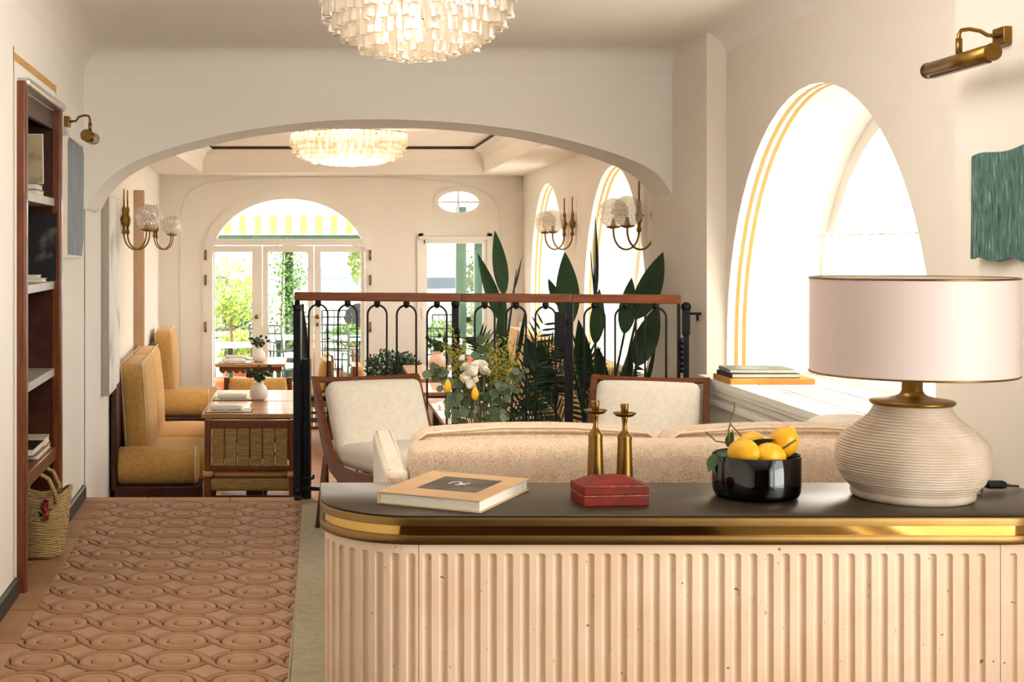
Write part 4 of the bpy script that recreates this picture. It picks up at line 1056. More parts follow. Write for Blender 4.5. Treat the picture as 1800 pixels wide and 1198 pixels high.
MB().add([(.037, y, z) for y, z in o_]+[(.0375, y, z) for y, z in o_], [tuple(range(7)), tuple(range(7, 14))]+[(k, (k+1) % 7, 7+(k+1) % 7, 7+k) for k in range(7)]).build('painted_face', art_mat('blue_grey_paint', ['#6f7a83', '#818d96', '#929da4'], 5, (1, 6, 1)), bp)
wa = thing('wall_panel_picture', 'tall pale panel picture on the left wall above the near banquette', 'picture', (XL(8.2), 8.2, .95), .058)
rbox(0, .045, -.33, .36, -.52, .64, .002, 1).build('panel_box', mat('panel_grey', '#b8b2a6', .4), wa)
MB().box(.0452, .046, -.325, .355, -.515, .635).build('painted_face', art_mat('pale_landscape', ['#aab0a0', '#e8e6df', '#f0eee8', '#dfe3e0'], 2.5, (1, 1, 1.5)), wa)

# ---- bookcase set into the left wall
BR = math.atan(.0453)
bc_ = thing('bookcase', 'tall walnut bookcase built into the left wall', 'bookcase', (XL(5.53), 5.53, 0), BR)
hwB = .45; DB = .28
MB().box(-DB, -DB+.015, -hwB, hwB, 0.005, 1.89).build('back_panel', M_woodd, bc_)
for sg in (-1, 1):
    y0, y1 = sg*hwB, sg*(hwB-.02)
    MB().box(-DB, .0, min(y0, y1), max(y0, y1), .005, 1.89).build('side_panel', M_woodd, bc_)
    ys0, ys1 = sg*(hwB+.025), sg*(hwB-.025)
    rbox(-.01, .035, min(ys0, ys1), max(ys0, ys1), .0, 1.905, .01, 3).build('stile', M_wood, bc_)
rbox(-.01, .05, -hwB-.02, hwB+.022, 1.882, 1.915, .012, 3).build('top_rail', M_alu, bc_)
MB().box(-DB, 0, -hwB, hwB, 1.86, 1.88).build('top_panel', M_woodd, bc_)
MB().box(-.02, .0, -hwB+.02, hwB-.02, 1.8, 1.862).build('head_rail', M_woodd, bc_)
for z in (1.5, 1.14, .76):
    rbox(-DB+.015, .005, -hwB+.02, hwB-.02, z-.035, z, .002, 1).build('shelf', M_grey, bc_)
rbox(-DB+.015, .012, -hwB+.02, hwB-.02, .36, .42, .004, 1).build('shelf', M_wood, bc_)
BM = Matrix.Translation((XL(5.53), 5.53, 0)) @ Matrix.Rotation(BR, 4, 'Z')
def bl(x, y, z): return tuple(BM @ Vector((x, y, z)))
def flatbook(label, lo, w, d, h, cov, rz=0, group='books in the bookcase'):
    t = thing('hardback_book', label, 'book', bl(*lo), BR+rz, group); hardback(t, w, d, h, cov); return t
flatbook('pale book at the bottom of the stack on the top bookcase shelf', (-.1, .22, 1.501), .16, .2, .024, mat('cover_rose', '#c7a596', .6))
flatbook('dark green book on the stack on the top bookcase shelf', (-.1, .225, 1.526), .15, .19, .026, mat('cover_dgreen', '#5c5f54', .6))
t = thing('art_print', 'leaning sketch print in cream on the top bookcase shelf', 'print', bl(-.1, .225, 1.553), BR)
MB().box(-.09, .09, -.008, .008, 0, .21).xform(Matrix.Rotation(.09, 4, 'X')).build('board', M_paper, t)
MB().box(-.088, .088, -.0095, -.008, .003, .207).xform(Matrix.Rotation(.09, 4, 'X')).build('sketch_face', art_mat('sketch', ['#6b5a40', '#b7a380', '#c9b793'], 7, (1, 1, 2)), t)
t = thing('photo_book', 'black book with a sculpture photo leaning on the second bookcase shelf', 'book', bl(-.08, .3, 1.141), BR)
MB().box(-.11, .11, -.006, .006, 0, .29).xform(Matrix.Rotation(-.1, 4, 'X') @ Matrix.Rotation(0, 4, 'Z')).build('pages', M_paper, t)
MB().box(-.112, .112, -.009, -.006, 0, .292).xform(Matrix.Rotation(-.1, 4, 'X')).build('cover', art_mat('dark_photo', ['#0d0c0c', '#151313', '#8a8478'], 6, (1, 1, 1)), t)
flatbook('small pale booklet at the foot of the black photo book', (-.07, .2, 1.141), .14, .12, .016, M_paper)
flatbook('smaller pale booklet on top of the booklet by the black photo book', (-.07, .19, 1.158), .1, .1, .013, mat('cover_cream', '#e2d7c4', .6))
flatbook('large tan book at the bottom of the pile on the low bookcase shelf', (-.1, .2, .421), .2, .34, .022, mat('cover_tanb', '#b58a55', .6))
flatbook('black-covered book with white edge on the low bookcase shelf', (-.1, .1, .4435), .18, .26, .03, mat('cover_blk', '#1d1b1a', .4))
flatbook('cream box-like book behind the black book on the low bookcase shelf', (-.1, .33, .4435), .18, .16, .032, mat('cover_crm', '#d8c6a2', .6))

# ---- straw basket
bs = thing('straw_basket', 'woven straw basket with pompoms on the floor by the bookcase', 'basket', (-1.15, 5.66, .006), .1)
rows = 26; mbk = MB()
for k in range(rows):
    t = k/(rows-1); z = .006+.262*t; a = .078+.04*t**.8; b_ = .07+.03*t**.8
    if k == 0: a, b_ = .066, .058
    sag = lambda u: .022*t*t*math.cos(2*u)
    mbk.tube([(a*math.cos(2*PI*i/40)+.003*math.sin(9*i+k), b_*math.sin(2*PI*i/40), z+sag(2*PI*i/40)+.0015*math.sin(5*i+k*2)) for i in range(40)], .0064, 6, closed=True)
mbk.lathe([(.0001, .004), (.062, .004)], 20)
mbk.build('woven_body', M_straw, bs)
for s_ in (-1, 1):
    MB().tube([(-.07, s_*.09, .235), (-.065, s_*.09, .3), (-.035, s_*.095, .345), (0, s_*.09, .355), (.035, s_*.095, .335), (.06, s_*.1, .28), (.065, s_*.09, .235)], .009, 8).build('handle', M_straw, bs)
for k in range(9):
    c_ = ('#7d1f2b', '#c4571f', '#2b2a4e', '#8f2140')[k % 4]
    mb = MB(); cx_, cz_ = .01+rnd.uniform(-.02, .02), .21+.008*k-.03
    for q_ in range(9): mb.ball((cx_+rnd.gauss(0, .006), -.106+rnd.gauss(0, .004), cz_+rnd.gauss(0, .006)), .005, 6, 4)
    mb.build('pompom', mat('wool_'+c_, c_, .9), bs)

# ---- chandeliers
def chandelier(label, loc, R, tiers, sp, ztop, group, watts, lz):
    t = thing('chandelier', label, 'chandelier', loc, 0, group)
    Lp = .098; w = sp*.4
    prism = [(w, .008), (.004, .016), (-w, .008), (-w, -.006), (-.004, -.012), (w, -.006)]
    mb = MB(); m6 = len(prism); vs = []
    for z, s_ in ((0, .35), (-.006, .8), (-.02, .78), (-Lp+.004, 1.05), (-Lp, .9)): vs += [(x*s_, y*s_, z) for x, y in prism]
    mb.add(vs, [(a*m6+k, a*m6+(k+1) % m6, (a+1)*m6+(k+1) % m6, (a+1)*m6+k) for a in range(4) for k in range(m6)]+[tuple(range(m6))[::-1], tuple(range(4*m6, 5*m6))])
    mp_ = mb.mesh('glass_drop', M_prism)
    for r, z in tiers:
        n = max(5, int(2*PI*r/sp)); off = rnd.uniform(0, 1)
        for k in range(n):
            a = 2*PI*(k+off)/n
            o = link('glass_drop', mp_, t, (r*math.cos(a), r*math.sin(a), z+rnd.uniform(-.005, .005)), (rnd.uniform(-.12, .12), rnd.uniform(-.12, .12), a+PI/2+rnd.uniform(-.15, .15)))
    fr_ = MB()
    for r, z in tiers: fr_.tube([(r*.97*math.cos(2*PI*k/36), r*.97*math.sin(2*PI*k/36), z+.004) for k in range(36)], .004, 5, closed=True)
    for k in range(6):
        a = PI*k/6; fr_.tube([(tiers[0][0]*math.cos(a), tiers[0][0]*math.sin(a), tiers[0][1]+.006), (-tiers[0][0]*math.cos(a), -tiers[0][0]*math.sin(a), tiers[0][1]+.006)], .004, 5)
    fr_.tube([(0, 0, tiers[-1][1]), (0, 0, ztop)], .012, 8); fr_.lathe([(.06, ztop-.02), (.07, ztop-.005), (.07, ztop)], 20)
    fr_.build('frame', M_brass, t)
    for k in range(6):
        a = 2*PI*k/6; MB().ball((R*.45*math.cos(a), R*.45*math.sin(a), tiers[1][1]-.02), .02, 10, 7, 1.4).build('bulb', mat('warm_bulb', '#ffd9a0', .5, emit=2.5), t)
    d = bpy.data.lights.new('chandelier_lamp', 'POINT'); d.energy = watts; d.color = (1, .9, .76); d.shadow_soft_size = .12
    o = bpy.data.objects.new('chandelier_lamp', d); C.objects.link(o); o.parent = t; o.location = (0, 0, lz)
    return t
chandelier('large tiered glass chandelier hanging nearest, cut by the top of the picture', (.316, 4.42, 0), .3,
           [(.302, 2.165), (.298, 2.12), (.272, 2.085), (.235, 2.05), (.185, 2.02), (.125, 2.0), (.06, 1.99)], .0313, ZC, 'glass chandeliers', 3.5, 2.1)
chandelier('tiered glass chandelier in the ceiling tray of the dining room', (.225, 10.5, 0), .4,
           [(.44, 2.16), (.425, 2.12), (.39, 2.085), (.34, 2.055), (.27, 2.035), (.19, 2.025), (.1, 2.02)], .049, TZ, 'glass chandeliers', 36, 2.08)

# ---- wall sconces
def globe_mesh():
    mb = MB(); pr_ = []
    for k in range(13):
        a = PI*(.1+.86*k/12); pr_.append((.088*math.sin(a), -.088*math.cos(a)))
    mb.lathe(pr_, 28, cap0=False, cap1=False)
    return mb
def cut_globe():
    m = M_globe; nt = m.node_tree
    if 'cutwave' not in nt.nodes:
        N = nt.nodes; L = nt.links; tc = N.new('ShaderNodeTexCoord'); w1_ = N.new('ShaderNodeTexWave'); w1_.name = 'cutwave'; w1_.bands_direction = 'DIAGONAL'; w1_.inputs['Scale'].default_value = 22
        w2_ = N.new('ShaderNodeTexWave'); w2_.bands_direction = 'DIAGONAL'; w2_.inputs['Scale'].default_value = 22
        mp = N.new('ShaderNodeMapping'); mp.inputs['Scale'].default_value = (-1, -1, 1); L.new(tc.outputs['Object'], w1_.inputs[0]); L.new(tc.outputs['Object'], mp.inputs[0]); L.new(mp.outputs[0], w2_.inputs[0])
        a = N.new('ShaderNodeMath'); a.operation = 'MAXIMUM'; L.new(w1_.outputs['Fac'], a.inputs[0]); L.new(w2_.outputs['Fac'], a.inputs[1])
        bn = N.new('ShaderNodeBump'); bn.inputs['Strength'].default_value = 1; bn.inputs['Distance'].default_value = .02; L.new(a.outputs[0], bn.inputs['Height'])
        for n_2 in N:
            if n_2.type in ('BSDF_GLOSSY', 'BSDF_TRANSLUCENT', 'BSDF_DIFFUSE'): L.new(bn.outputs[0], n_2.inputs['Normal'])
    return m
cut_globe()
def sconce(label, wx, y, sgn, gap=.17):
    t = thing('wall_sconce', label, 'wall sconce', (wx, y, 1.38), 0, 'two-arm brass wall sconces')
    for k in (-1, 1):
        yy = k*gap/2; x0 = sgn*.03
        MB().lathe([(.0001, 0), (.014, 0), (.014, .02), (.009, .03), (.011, .05), (.02, .07), (.022, .1), (.014, .125), (.011, .14), (.016, .16), (.012, .175), (.006, .19), (.006, .23)], 14, (x0, yy)).build('rod', M_brass, t)
        MB().tube([(x0, yy+.012*math.sin(2*PI*i/14), .262+.035*math.cos(2*PI*i/14)) for i in range(14)], .004, 6, closed=True).build('loop', M_brass, t)
        MB().tube([(x0+sgn*(.075-.075*math.cos(PI*i/12)), yy, .0-.105*math.sin(PI*i/12)) for i in range(13)]+[(x0+sgn*.15, yy, .025)], .006, 8).build('arm', M_brass, t)
        MB().box(min(0, x0), max(0, x0), yy-.005, yy+.005, .09, .1).build('wall_pin', M_brass, t)
        MB().lathe([(.0001, .014), (.014, .016), (.042, .026), (.042, .032), (.016, .036), (.012, .06), (.01, .075), (.0001, .08)], 18, (x0+sgn*.15, yy)).build('cup', M_brass, t)
        globe_mesh().build('glass_globe', M_globe, t, (x0+sgn*.15, yy, .11), fix=False)
    return t
sconce('brass wall sconce with cut-glass globes above the near left banquette', XL(9.2), 9.2, 1)
sconce('brass wall sconce with cut-glass globes above the far left banquette', XL(12.4), 12.4, 1)
sconce('brass wall sconce with cut-glass globes between the two dining windows', XR(10.6), 10.6, -1, .34)
sconce('brass wall sconce with cut-glass globes half hidden by the arch pier', XR(7.78), 7.86, -1, .36)
sm_ = rbox(-.03, .03, -.02, 0, -.06, .06, .01).build('motion_sensor', M_white, None, (fx(915), YF-.001, fz(325))); tag(sm_, 'small white motion sensor high in the far right corner', 'sensor')
MB().lathe([(.0001, 0), (.03, 0), (.03, -.008), (.0001, -.014)], 16).build('smoke_detector', M_white, None, (.42, 9.6, TZ)); tag(bpy.data.objects['smoke_detector'], 'small white smoke detector on the tray ceiling', 'smoke detector')
# ================================================================== PLANTS BEHIND THE RAILING
me_str = leaf_mesh('leaf', M_leafm, 1, .36, .28, .12, 12, .42, .85)
me_strd = leaf_mesh('leaf', M_leafd, 1, .36, .28, .1, 12, .42, .85)
def big_plant(label, x, y, leaves, fronds, pot='#8d6a4f'):
    t = thing('bird_of_paradise_plant', label, 'potted plant', (x, y, ZD)); o = Vector((x, y, ZD))
    MB().lathe([(.0001, 0), (.13, 0), (.16, .3), (.165, .32), (.15, .32), (.14, .28), (.0001, .27)], 24).build('pot', mat('pot_'+pot, pot, .7), t)
    for (bx_, by_, tx_, ty_, w, dy, roll, dark) in leaves:
        b_ = pt(bx_, by_, y+dy); tp_ = pt(tx_, ty_, y+dy-.03); ln = (tp_-b_).length
        ws = (w*(y+dy)/F)/(.36*ln)
        place_leaf(me_strd if dark else me_str, b_, tp_, t, roll, ws, off=o)
        r0 = Vector((rnd.uniform(-.05, .05), rnd.uniform(-.05, .05), .28)); bl_ = b_-o
        MB().tube([r0, r0.lerp(bl_, .5)+Vector(((bl_.x-r0.x)*-.12, 0, .02)), bl_, bl_.lerp(tp_-o, .6)], [.011, .009, .006, .002], 6).build('stem', M_leafd, t)
    for (ax, ay, bx_, by_, dy, nl, ll) in fronds:
        tip = pt(bx_, by_, y+dy)-o; r0 = Vector((0, 0, .28)); mid = pt(ax, ay, y+dy*.5)-o
        P_ = []
        for k in range(13):
            u = k/12; P_.append(r0*(1-u)**2+mid*2*u*(1-u)+tip*u*u)
        s_ = MB().tube(P_, [.006*(1-.8*k/12) for k in range(13)], 5).build('frond_stem', M_leafd, t)
        for k in range(nl):
            u = .42+.58*k/nl; c = r0*(1-u)**2+mid*2*u*(1-u)+tip*u*u; d = (2*(1-u)*(mid-r0)+2*u*(tip-mid)).normalized()
            for sg in (-1, 1):
                sd = d.cross(Vector((0, -1, .2))).normalized()*sg
                e = c+(d*.75+sd*.8+Vector((0, rnd.uniform(-.3, .3), -.22)))*ll*(1-.45*abs(u-.65))*rnd.uniform(.85, 1.1)
                place_leaf(me_palm, c, e, s_, rnd.uniform(-.6, .6), 1, 'leaflet')
    return t
me_palm = leaf_mesh('leaflet', M_leafd, 1, .14, .2, .12, 5, .35, .8)
big_plant('bird of paradise with tall upright leaves left of the middle railing post', .98, 7.5,
          [(886, 520, 866, 404, 27, .0, .1, 0), (888, 575, 841, 442, 24, .05, -.3, 0), (903, 512, 911, 448, 7, .1, 1.2, 0), (876, 610, 882, 520, 22, -.05, .4, 0), (905, 640, 915, 540, 16, 0, .9, 1), (890, 660, 872, 560, 20, .1, .2, 1)],
          [(900, 640, 985, 600, .1, 18, .13), (880, 640, 840, 590, .0, 16, .12), (930, 650, 1000, 660, .05, 16, .12), (890, 700, 960, 560, .2, 16, .12), (915, 690, 950, 640, -.05, 14, .11)])
big_plant('bird of paradise with broad dark leaves near the right end of the railing', 1.52, 7.45,
          [(1000, 575, 987, 441, 44, .05, .15, 0), (986, 540, 964, 487, 17, .1, -.4, 0), (1046, 530, 1032, 380, 15, .0, 1.0, 1), (1046, 606, 1050, 505, 27, -.05, .1, 0), (1097, 588, 1109, 486, 31, -.03, -.1, 0),
           (1118, 562, 1161, 441, 46, -.24, .2, 1), (1118, 645, 1158, 535, 42, -.24, -.2, 1), (1030, 690, 1010, 560, 36, .1, .3, 1), (1062, 720, 1052, 605, 30, .05, -.3, 1), (1090, 700, 1105, 600, 26, .1, .5, 1), (945, 665, 920, 590, 34, .1, .2, 1), (975, 720, 950, 600, 30, .15, -.2, 1), (1130, 690, 1145, 600, 16, -.2, .8, 1)],
          [(1080, 640, 1010, 610, .1, 18, .13), (1050, 660, 940, 620, .1, 18, .13), (1080, 650, 1120, 640, -.1, 12, .07), (1000, 700, 930, 690, .05, 16, .12), (1040, 690, 1090, 690, -.05, 14, .1), (980, 710, 895, 735, -.05, 16, .12)], '#6f5a48')

# ================================================================== DINING ROOM
# ---- banquettes
def banquette(label, loc, rz, mirror, ncush, group):
    """local: wall at x=0, seat towards +x, runs along +y from 0"""
    t = thing('banquette', label, 'banquette', loc, rz, group); s_ = mirror; Lc_ = .86; Lt = .22+ncush*Lc_
    def B(x0, x1, *r): return (min(s_*x0, s_*x1), max(s_*x0, s_*x1))+r
    rbox(*B(.02, .56, .0, Lt, 0, .33), .01).build('plinth', M_woodd, t)
    rbox(*B(.0, .04, .0, Lt, .3, .95), .01).build('back_board', M_woodd, t)
    bo = MB(); pts_ = [(s_*x, .12, .44) for x in (.03, .035, .05, .5, .53, .535)]
    bo.tube(pts_, [.06, .1, .118, .118, .1, .05], 24); bo.build('bolster', M_must, t)
    MB().tube([(s_*.512, .12+.118*math.cos(2*PI*k/28), .44+.118*math.sin(2*PI*k/28)) for k in range(28)], .0035, 5, closed=True).build('piping', M_pipe, t)
    for k in range(ncush):
        yc = .25+Lc_*(k+.5)
        sc_ = cushion(.225, Lc_/2-.004, .085, .045, (.0, .0, .02), 10).xform(Matrix.Translation((s_*.37, yc, .4))).build('seat_cushion', M_must, t)
        MB().tube([(s_*.585, yc-Lc_/2+.03, .47), (s_*.59, yc, .475), (s_*.585, yc+Lc_/2-.03, .47)], .0035, 5).build('piping', M_pipe, sc_)
        mtx = Matrix.Translation((s_*.125, yc, .74)) @ Matrix.Rotation(s_*-.07, 4, 'Y')
        b_ = cushion(.08, Lc_/2-.004, .31, .04, (.028, .0, .02), 12).xform(mtx).build('back_cushion', M_must, t)
        for xs in (-.066, .07):
            MB().tube([mtx @ Vector((xs*s_, -Lc_/2+.012, z)) for z in (-.29, -.1, .1, .27, .3)]+[mtx @ Vector((xs*s_, y_, .318)) for y_ in (-Lc_/2+.06, 0, Lc_/2-.06)], .0035, 5).build('piping', M_pipe, b_)
    return t
aL = math.atan(.058)
banquette('mustard banquette nearest on the left wall with a bolster arm', (XL(8.32)+.012, 8.32, ZD), aL, 1, 2, 'left banquettes')
banquette('mustard banquette farther along the left wall by the garden doors', (XL(11.75)+.012, 11.75, ZD), aL, 1, 1, 'left banquettes')
banquette('mustard banquette on the right wall behind the big plants', (XR(8.3)-.06, 8.3, ZD), -.0175, -1, 2, 'right banquettes')
banquette('mustard banquette on the right wall nearest the far wall', (XR(10.75)-.06, 10.75, ZD), -.0175, -1, 2, 'right banquettes')

# ---- tables
def dining_table(label, x0, x1, y0, y1, group):
    w, d = x1-x0, y1-y0; t = thing('dining_table', label, 'table', ((x0+x1)/2, (y0+y1)/2, ZD), 0, group)
    nP = 3
    for k in range(nP):
        a, b_ = -d/2+d*k/nP, -d/2+d*(k+1)/nP
        rbox(-w/2, w/2, a+.0012, b_-.0012, .722, .75, .003, 1).build('plank', M_woodt, t)
    for sy in (-1, 1):
        n = 9; vs = []; yy = sy*(d/2-.03)
        top_ = [(-w/2+.03, .722), (w/2-.03, .722)]; prof_ = []
        for k in range(n):
            a, b_ = -w/2+.03+(w-.06)*k/n, -w/2+.03+(w-.06)*(k+1)/n
            for i in range(5): prof_.append((a+(b_-a)*i/5, .69-.026*math.sin(PI*i/5)))
        prof_.append((w/2-.03, .69)); poly = [(-w/2+.03, .722)]+prof_+[(w/2-.03, .722)]; m_ = len(poly)
        MB().add([(x, yy-.009, z) for x, z in poly]+[(x, yy+.009, z) for x, z in poly], [(k, (k+1) % m_, m_+(k+1) % m_, m_+k) for k in range(m_)]+[tuple(range(m_))[::-1], tuple(range(m_, 2*m_))]).build('scalloped_apron', M_wood, t)
    rbox(-.055, .055, -.055, .055, .05, .722, .01).build('pedestal', M_woodd, t)
    MB().box(-w/2+.06, w/2-.06, -.05, .05, 0, .055).box(-.05, .05, -d/2+.08, d/2-.08, .0, .054).build('foot', M_woodd, t)
    return t
gT = 'dining tables'
dining_table('teak dining table with place setting beside the near left banquette, front one', -.74, -.1, 8.52, 9.22, gT)
dining_table('teak dining table with white vase beside the near left banquette, behind the front one', -.75, -.1, 9.245, 9.97, gT)
dining_table('teak dining table with scalloped apron in front of the garden doors', -.93, -.31, 12.2, 13.0, gT)
for lb, a, b_ in (('teak dining table nearest on the right, behind the bouquet', 8.03, 8.72), ('second teak dining table from the railing on the right', 8.74, 9.42), ('third teak dining table from the railing on the right', 9.8, 10.52),
                  ('fourth teak dining table from the railing on the right', 10.84, 11.46), ('farthest teak dining table on the right by the box hedge', 11.48, 12.1)):
    dining_table(lb, .735, 1.33, a, b_, gT)

# ---- chairs
def woven_chair(label, x, y, rz, padded=False, group='woven dining chairs'):
    """faces -y when rz = 0 (backrest at +y)"""
    t = thing('dining_chair', label, 'chair', (x, y, ZD), rz, group); w = .245
    for sx in (-1, 1):
        rbox(sx*w-.018, sx*w+.018, .19, .226, 0, .79, .006).build('leg', M_wood, t)
        rbox(sx*w-.018, sx*w+.018, -.22, -.184, 0, .45, .006).build('leg', M_wood, t)
        MB().box(sx*w-.01, sx*w+.01, -.19, .2, .18, .205).build('stretcher', M_wood, t)
        MB().tube([(sx*w, .18, .455), (sx*w, -.2, .455)], .022, 8).build('seat_rail', M_woodd, t)
        rbox(sx*w-.03, sx*w+.03, .18, .236, .46, .49, .008).build('cushion_tie', M_must, t)
    MB().box(-w, w, .2, .216, .1, .125).box(-w, w, -.21, -.194, .25, .275).build('stretcher', M_wood, t)
    rbox(-w+.018, w-.018, .19, .226, .735, .787, .008).build('top_rail', M_wood, t)
    rbox(-w+.018, w-.018, .19, .226, .49, .525, .008).build('lower_rail', M_wood, t)
    for k in range(6):
        a = -w+.026+(2*w-.052)*k/6
        rbox(a+.003, a+(2*w-.052)/6-.003, .182, .234, .52, .74, .006).build('woven_strap', M_rush, t)
    rbox(-w+.01, w-.01, -.215, .225, .375, .445, .02, 3).build('woven_seat', M_rush, t)
    cushion(.22, .2, .025, .02, (0, 0, .012), 8).xform(Matrix.Translation((0, -.01, .475))).build('seat_cushion', M_must, t)
    if padded: cushion(.22, .03, .14, .025, (0, .015, .0), 8).xform(Matrix.Translation((0, .15, .65)) @ Matrix.Rotation(-.12, 4, 'X')).build('back_pad', M_must, t)
    return t
woven_chair('woven seagrass dining chair with its back to the step at the near table', -.405, 8.14, PI)
woven_chair('padded dining chair facing the camera beyond the near tables', -.475, 10.32, 0, True)
woven_chair('padded dining chair at the aisle side of the far table, nearer of two', -.12, 12.35, PI/2*-1, True)
woven_chair('padded dining chair at the aisle side of the far table, next to the doors', -.1, 12.98, PI/2*-1, True)
woven_chair('woven dining chair facing the right-hand tables, left of the box hedge', .50, 11.75, PI/2+.0, True)
woven_chair('woven dining chair facing the second right-hand table', .52, 9.1, PI/2, True)

# ---- place settings and vases
me_spr = leaf_mesh('leaf', M_leafd, 1, .7, .1, .1, 6, .5, .6)
def sprig_vase(label, x, y, z, h=.085, tint=M_white):
    t = thing('bud_vase', label, 'vase', (x, y, z), 0, 'bud vases on the dining tables')
    k = h/.085
    MB().lathe([(.0001, 0), (.026*k, 0), (.038*k, .014*k), (.042*k, .038*k), (.036*k, .06*k), (.024*k, .074*k), (.023*k, .08*k), (.027*k, .085*k), (.022*k, .083*k), (.02*k, .07*k), (.0001, .06*k)], 20).build('vase_body', tint, t)
    for i in range(8):
        a = i*2.4; d = Vector((math.cos(a)*.045*k, math.sin(a)*.03, (.055+.012*(i % 3))*k)); b_ = Vector((0, 0, .07*k))
        s_ = MB().tube([b_, b_+d*.6+Vector((0, 0, .012)), b_+d], .0014, 4).build('sprig', M_leafd, t)
        for q_ in range(4):
            c = b_+d*(.4+.2*q_); e = c+Vector((rnd.uniform(-1, 1), rnd.uniform(-.6, .4), rnd.uniform(-.1, .8))).normalized()*.026*k
            place_leaf(me_spr, c, e, s_, rnd.uniform(-.5, .5), 1)
ZT_ = ZD+.7503
sprig_vase('white bud vase with dark sprigs on the near left tables', -.415, 9.28, ZT_, .125)
sprig_vase('white bud vase with sprigs on the far table in front of the doors', -.555, 12.45, ZT_, .125)
sprig_vase('blush bud vase with sprigs on the right-hand tables behind the bouquet', .99, 11.5, ZT_, .16, mat('blush_ceramic', '#e2bfae', .45))
sprig_vase('small white bud vase with sprigs on the nearest right-hand table', 1.02, 8.6, ZT_, .1)
M_mat_ = mat('placemat_cloth', '#e4dfce', .8, c2='#d8d2be', scale=60); M_edge = mat('placemat_edge', '#3f4a37', .8)
M_nap = mat('napkin_linen', '#eceae4', .9, bump=.2, bscale=120); M_silver = mat('silver', '#b8b5ae', .2, 1)
def setting(where, x, y, rz=0):
    t = thing('place_mat', 'cream place mat with dark green edge, '+where, 'place mat', (x, y, ZT_), rz, 'place mats')
    rbox(-.15, .15, -.1, .1, 0, .004, .002, 1).build('mat_edge', M_edge, t)
    MB().box(-.142, .142, -.092, .092, .004, .0046).build('mat_cloth', M_mat_, t)
    nk = cushion(.105, .032, .014, .012, (0, .0, .004), 8).build('folded_napkin', M_nap, None, (x-.02, y+.03, ZT_+.019), (0, 0, rz)); tag(nk, 'rolled white napkin on the place mat '+where, 'napkin', 'napkins')
    f = thing('fork', 'silver fork on the place mat '+where, 'fork', (x+.0, y-.04, ZT_+.005), rz, 'cutlery')
    MB().tube([(-.1, 0, .002), (0, 0, .003), (.05, 0, .008), (.07, 0, .007)], [.004, .0025, .003, .007], 6).build('handle', M_silver, f)
    MB().tube([(.065, -.006, .007), (.1, -.006, .005)], .0014, 4).tube([(.065, 0, .007), (.1, 0, .005)], .0014, 4).tube([(.065, .006, .007), (.1, .006, .005)], .0014, 4).build('tines', M_silver, f)
    k_ = thing('table_knife', 'silver knife on the place mat '+where, 'knife', (x, y-.065, ZT_+.005), rz, 'cutlery')
    MB().tube([(-.1, 0, .003), (0, 0, .003)], .0045, 6).build('handle', M_silver, k_); rbox(0, .1, -.007, .007, .002, .004, .001, 1).build('blade', M_silver, k_)
setting('on the front left table', -.575, 8.68)
setting('on the second left table', -.58, 9.37)
setting('at the near side of the far table', -.76, 12.34)
setting('at the back of the far table', -.76, 12.75)
setting('on the nearest right-hand table', 1.13, 8.3)

# ---- box hedge in a planter beside the right-hand tables
def leaf_cloud(mb, fn, n, size, r):
    for _ in range(n):
        c = Vector(fn(r)); d = Vector((r.gauss(0, 1), r.gauss(0, 1), r.gauss(0, 1)+.3)).normalized(); u = d.orthogonal().normalized(); s_ = size*r.uniform(.6, 1.3)
        mb.add([c, c+d*s_*.5+u*s_*.28, c+d*s_, c+d*s_*.5-u*s_*.28], [(0, 1, 2, 3)])
    return mb
r5 = random.Random(5)
def sph(cx_, cy_, cz_, a, b_, c_):
    def f(r):
        while True:
            u = Vector((r.uniform(-1, 1), r.uniform(-1, 1), r.uniform(-1, 1)))
            if .45 < u.length < 1: return (cx_+u.x*a, cy_+u.y*b_, cz_+u.z*c_)
    return f
def shrub(name, label, cat, loc, parts, pot=None, trunk=None, group=None, m=M_bush, n=900, size=.04):
    t = thing(name, label, cat, loc, 0, group); mb = MB()
    for p_ in parts: leaf_cloud(mb, sph(*p_), n, size, r5)
    tag(mb.build('foliage', m, t, fix=False), kind='stuff')
    if trunk: MB().tube([(0, 0, .1), (.02, 0, trunk*.5), (0, 0, trunk)], [.025, .02, .015], 7).build('trunk', mat('bark', '#6d5640', .9), t)
    if pot: MB().lathe([(.0001, 0), (pot*.75, 0), (pot, pot*1.5), (pot*1.08, pot*1.5), (pot*1.08, pot*1.7), (pot*.95, pot*1.7), (pot*.9, pot*1.5), (.0001, pot*1.45)], 20).build('pot', mat('clay_pot', '#b9694a', .8, c2='#a65a3e', scale=8), t)
    return t
shrub('box_bush', 'dark green box bush in a clay pot left of the right-hand tables', 'bush', (.62, 12.7, ZD), [(0, 0, .66, .2, .2, .17), (.16, .02, .66, .16, .18, .15)], .17, .5, m=M_leafd, n=900, size=.045)

# ================================================================== TERRACE OUTSIDE
struct(MB().box(-14, 16, YF+.22, 34, ZD-.2, ZD-.02).box(2.5, 16, -6, YF+.22, ZD-.2, ZD-.02).build('floor', M_patio), 'pale stone terrace outside the garden doors')
